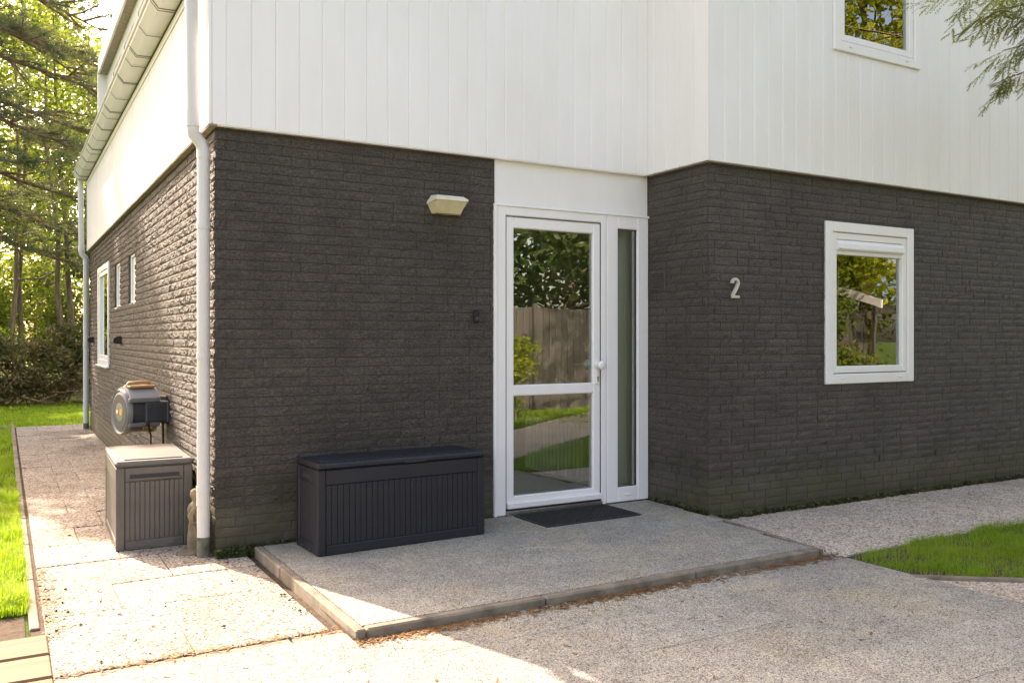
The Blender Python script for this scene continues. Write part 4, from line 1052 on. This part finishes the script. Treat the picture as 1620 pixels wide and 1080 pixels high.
# slim leafy trees of the thicket, their trunks visible over the hedge
TREES = [(-.95, 19.0, 9.5, .07, (.012, .01), 31, 'slim grey trunk leaning slightly, leftmost over the hedge'),
         (-.72, 19.8, 10.5, .075, (-.004, .01), 32, 'straight slim trunk second from left over the hedge'),
         (.18, 18.8, 9.0, .08, (-.05, .0), 33, 'slim trunk leaning left, nearer of the leaning pair'),
         (.36, 19.4, 10.0, .09, (-.045, .01), 34, 'thicker trunk leaning left, right of the leaning pair'),
         (.95, 22.0, 10.0, .08, (.0, .0), 35, 'leafy tree nearest the far downpipe'),
         (-.15, 24.0, 11.0, .06, (.02, .0), 36, 'thin pole tree in the middle of the thicket'),
         (-2.2, 23.0, 11.0, .08, (.02, 0), 37, 'leafy tree at the left edge of the thicket')]
for x, y_, h_, r0, lean, sd, lab in TREES:
    leafy_tree('thicket_tree', (x, y_, -.03), h_, r0, lean, 14, 2.1, .30, 2200, .080, 'leaf', sd, lab, 'slim trees over the hedge', .62)
base_t = leafy_tree('woodland_tree', (1.6, 31, -.03), 13, .12, (.0, .0), 20, 3.2, .12, 3800, .11, 'leaf', 41, 'sunlit woodland tree far behind the downpipe', 'woodland trees far behind', 1.0)
for i, (x, y_, sc, lab) in enumerate([(-1.6, 30, 1.05, 'sunlit woodland tree far behind the leftmost trunk'), (.2, 34, 1.2, 'sunlit woodland tree deep in the middle of the wood'), (3.6, 35, 1.1, 'woodland tree half hidden by the gutter'), (-4.2, 33, 1.2, 'woodland tree beyond the left edge of the pines'), (-2.6, 40, 1.4, 'tall woodland tree farthest left'), (1.6, 43, 1.4, 'tall woodland tree farthest back behind the downpipe')]):
    copy_tree(base_t, (x, y_, -.03), i * 1.3, sc, lab)
# dense understorey bushes in the thicket
for i, (x, y_, hh, mt, lab) in enumerate([(-1.3, 20.5, 2.6, 'leaf', 'bright green bush behind the left of the hedge'), (.5, 21.0, 2.4, 'leaf', 'bright green bush behind the right of the hedge'), (1.25, 17.6, 4.2, 'leaf_dark', 'dark evergreen bush beside the far downpipe'), (-.4, 23, 3.2, 'leaf', 'yellow-green bush deep between the trunks')]):
    leafy_tree('bush', (x, y_, -.03), hh, .04, (0, 0), 12, 1.3, .1, 4200, .08, mt, 60 + i, lab, 'bushes in the thicket', .55, cat='bush')
# hedge of withered cuttings and laurel
he = empty('hedge', (-.4, 16, 0)); tag(he, 'withered brown-green brush hedge along the back of the lawn', 'hedge')
HC = []; HR = []
for i in range(150):
    x = random.uniform(-3.6, 3.2); y_ = random.uniform(-.55, 1.0); z = random.uniform(.12, 1.45 + .2 * sin(x * 1.7)); HC.append((x, y_, z)); HR.append(random.uniform(.25, .42))
V, F_, T = leaf_cloud(HC, HR, 42000, .060, .1, .42, 77); npmesh('foliage', V, F_, M['dead_leaf'], T, he)
V, F_, T = leaf_cloud([c for c in HC if c[2] > .7], .38, 7000, .06, .1, .42, 78); npmesh('green_foliage', V, F_, M['leaf_dark'], T, he)
mb = MB()
for i in range(130):
    x = random.uniform(-3.6, 3.2); y_ = random.uniform(-.8, .7); a = random.uniform(0, 2*pi); l = random.uniform(.4, 1.3); up = random.uniform(.0, .9)
    p0 = Vector((x, y_, random.uniform(.02, .5))); p2 = p0 + Vector((cos(a) * l, sin(a) * l * .4, up * l)); mid = p0.lerp(p2, .5) + Vector((random.gauss(0, .08), random.gauss(0, .05), random.gauss(0, .08)))
    w = random.choice((.006, .008, .012, .02)); mb.tube([p0, mid, p2], [w, w * .7, w * .3], 5, False)
mb.build('branches', M['twig'], he, 60)
lg = litter('brush_litter', 5000, lambda n: np.stack((RNG.uniform(-4, 3, n), 15.25 + RNG.normal(0, .25, n), np.abs(RNG.normal(0, .09, n))), 1), 'brown fallen brush at the foot of the hedge', .16)

def moss(pts, n, seed, label, size=.012):
    V, F_, T = leaf_cloud(pts, .022, n, size, .3, .6, seed); o = npmesh('moss', V, F_, M['moss'], T); tag(o, label, 'moss', kind='stuff')
moss([(random.uniform(.0, .52), -.014 - abs(random.gauss(0, .012)), random.uniform(.0, .055)) for _ in range(150)], 9000, 701, 'moss along the foot of the front wall left of the dark box')
moss([(XR + random.uniform(.0, 4.2), YR - .014 - abs(random.gauss(0, .008)), random.uniform(-.005, .03)) for _ in range(260)] + [(XR - .012, random.uniform(YR, -.1), .066 + random.uniform(0, .015)) for _ in range(40)], 14000, 702, 'moss along the foot of the right-hand wall', .010)
# conifer whose branch hangs into the upper right corner ------------------
cf = empty('conifer', (8.3, -4.3, -.03)); tag(cf, 'conifer whose green sprays hang into the upper right corner', 'tree')
CB = Vector((8.3, -4.3, 0))
mb = MB(); mb.tube([(0, 0, -.1), (.02, .02, 2), (.05, .0, 4), (.0, .05, 6), (0, 0, 8.5)], [.22, .19, .15, .1, .02], 12)
sp = []
def limb(p0, p1, r0, sag):
    q = []
    for i in range(7):
        t = i / 6; p = Vector(p0).lerp(Vector(p1), t); p.z -= sag * 4 * t * (1 - t) * -1 * .25; q.append(p)
    mb.tube(q, [r0 * (1 - .9 * i / 6) for i in range(7)], 6, False); return q
def sprays(q, n, l, seed, t0=.25):
    r = random.Random(seed)
    for i in range(n):
        t = t0 + (1 - t0) * (i + r.random()) / n; k = min(int(t * 6), 5); p = q[k].lerp(q[k + 1], t * 6 - k); d0 = (q[-1] - q[0]).normalized()
        side = d0.cross(Vector((0, 0, 1))).normalized() * r.choice((-1, 1))
        d = (d0 * r.uniform(.3, 1.0) + side * r.uniform(.1, .9) + Vector((0, 0, r.uniform(-.75, .05)))).normalized(); sp.append((p, d, l * r.uniform(.6, 1.15)))
def rel(x, y, z): return Vector((x, y, z)) - CB
# limbs reaching into the picture
for k_, (p1, n, l, t0) in enumerate([((4.55, -2.12, 3.84), 80, .40, .45), ((4.75, -2.2, 3.70), 70, .36, .5), ((5.05, -2.1, 3.50), 44, .30, .62), ((5.0, -2.25, 4.0), 70, .40, .45), ((5.2, -2.0, 3.33), 36, .26, .72), ((5.3, -2.3, 3.75), 70, .36, .5)]):
    sprays(limb(rel(8.25, -4.25, 4.0 + k_ * .12), rel(*p1), .03, .3), n, l, 500 + k_, t0)
rr_ = random.Random(9)
for i in range(34):
    z = 3.9 + i * .13; a = rr_.uniform(0, 2*pi); l = max(.5, 3.2 * (1.05 - .17 * (z - 3.9)) * rr_.uniform(.7, 1))
    q = limb((0, 0, z), (cos(a) * l, sin(a) * l, z - rr_.uniform(0, .6)), .03, .2); sprays(q, 14, .42, 600 + i)
mb.build('trunk', M['pinebark'], cf, 60)
V = []; T = []
g = random.Random(3)
for p, d, l in sp:
    up = Vector((g.uniform(-.3, .3), g.uniform(-.3, .3), 1)); sd = d.cross(up).normalized(); tone0 = g.random()
    nt_ = 9; near = (p + CB - Vector(CAM)).length < 8.6 and (p + CB).x < 6.2
    tw = [(p + d * l * .5, d, l)]
    for i in range(nt_):
        t = .12 + .85 * i / nt_; b = p + d * l * t + Vector((0, 0, -.10 * l * t * t))
        s_ = 1 if i % 2 else -1; dd = (d * .75 + sd * s_ * .75 + Vector((g.gauss(0, .12), g.gauss(0, .12), g.gauss(-.12, .12)))).normalized(); ll = l * .5 * (1.1 - t) + .035
        m_ = 11 if near else 4
        # needles set along both sides of the twiglet
        w = dd.cross(up).normalized() * .0016
        V += [b - w, b + w, b + dd * ll]; T.append(tone0 * .4)
        for j in range(m_):
            c = b + dd * ll * (j + .5) / m_ + Vector((0, 0, -.12 * ll * ((j + .5) / m_) ** 2)); nl_ = (.022 if near else .05) * g.uniform(.7, 1.2)
            for s2 in (-1, 1):
                nd = (dd * .8 + dd.cross(up).normalized() * s2 * .7 + Vector((g.gauss(0, .2), g.gauss(0, .2), g.gauss(0, .25)))).normalized() * nl_
                ww = nd.cross(up).normalized() * (.0042 if near else .010); V += [c - ww, c + ww, c + nd]; T.append(min(1, tone0 * .6 + g.random() * .4))
V = np.array([tuple(v) for v in V]); npmesh('crown', V, np.arange(len(V)).reshape(-1, 3), M['yew'], np.array(T), cf)

# ================================================================== WHAT THE PANES REFLECT
fe = empty('timber_fence', (8, -9, 0)); tag(fe, 'weathered vertical board fence across the drive, mirrored in the door glass', 'fence')
me = None
for i in range(78):
    x = -3.6 + i * .15
    if me is None: o = MB().box(0, .143, -.012, .012, -.03, 2.0, .003).build('plank', M['fencewood'], fe); me = o.data
    else: o = link('plank', me, None, fe)
    o.location = (x, random.uniform(-.004, .004), random.uniform(-.012, .012))
for x in (-2.0, -.1, 1.8, 3.7, 5.6): MB().box(x, x + .09, .013, .10, -.05, 2.08, .004).build('post', M['fencewood'], fe)
MB().box(-3.6, 8.1, -.05, -.013, .4, .5).box(-3.6, 8.1, -.05, -.013, 1.5, 1.6).build('rail', M['fencewood'], fe)
# open carport beyond the drive
cp = empty('carport', (15.5, -10, 0)); tag(cp, 'open carport with a sloping clear roof and white edge board, mirrored in the window', 'carport')
MB().prism([(1.9, 2.12), (-2.2, 3.37), (-2.2, 3.376), (1.9, 2.126)], 0, -.1, 4.2).build('roof', M['glass'], cp)
MB().prism([(1.95, 2.06), (-2.25, 3.34), (-2.25, 3.52), (1.95, 2.24)], 0, -.14, -.101).build('verge_board', M['upvc'], cp)
for x, y_, h_ in ((0, 1.6, 2.15), (0, -1.9, 3.2), (4.0, 1.6, 2.15), (4.0, -1.9, 3.2)): MB().box(x, x + .07, y_, y_ + .07, -.05, h_, .004).build('post', M['fencewood'], cp)
MB().box(.02, 4.0, 1.62, 1.68, 1.95, 2.13).build('beam', M['fencewood'], cp)
bk = [('yellow_shrub', (6.6, -7.4, -.03), 1.25, .03, 7, .6, .1, 2200, .05, 'yellow_leaf', 'yellow-leaved shrub in front of the timber fence', 'shrub', .35),
      ('green_shrub', (13.2, -8.2, -.03), 2.2, .04, 12, 1.2, .05, 4000, .07, 'leaf', 'round green shrub beside the carport', 'shrub', .5),
      ('golden_tree', (16.1, -9.35, -.03), 3.4, .05, 16, 1.8, .05, 9500, .08, 'yellow_leaf', 'golden-leaved small tree beside the carport', 'tree', .6),
      ('garden_tree', (10.5, -11.6, -.03), 8.5, .16, 26, 3.4, .12, 20000, .12, 'leaf_dark', 'broad dark tree behind the timber fence', 'tree', 1.0),
      ('tall_tree', (17, -9.8, -.03), 11.5, .18, 24, 3.2, .5, 9000, .12, 'yellow_leaf', 'tall golden-green tree mirrored in the upper window', 'tree', .9),
      ('garden_tree', (16.5, -16, -.03), 8, .14, 20, 3.2, .12, 9000, .12, 'leaf_dark', 'dark tree standing behind the carport', 'tree', .9),
      ('garden_tree', (6, -15, -.03), 8, .14, 20, 3.2, .12, 9000, .12, 'leaf_dark', 'dark tree behind the left end of the timber fence', 'tree', .9),
      ('garden_tree', (23, -11, -.03), 7, .14, 20, 3.0, .1, 9000, .12, 'leaf', 'leafy tree far to the right of the carport', 'tree', .9)]
for i, (nm, loc, h_, r0, nl, spd, z0f, nlf, sz, mt, lab, cat, cr) in enumerate(bk):
    leafy_tree(nm, loc, h_, r0, (0, 0), nl, spd, z0f, nlf, sz, mt, 90 + i, lab, None, cr, cat=cat)
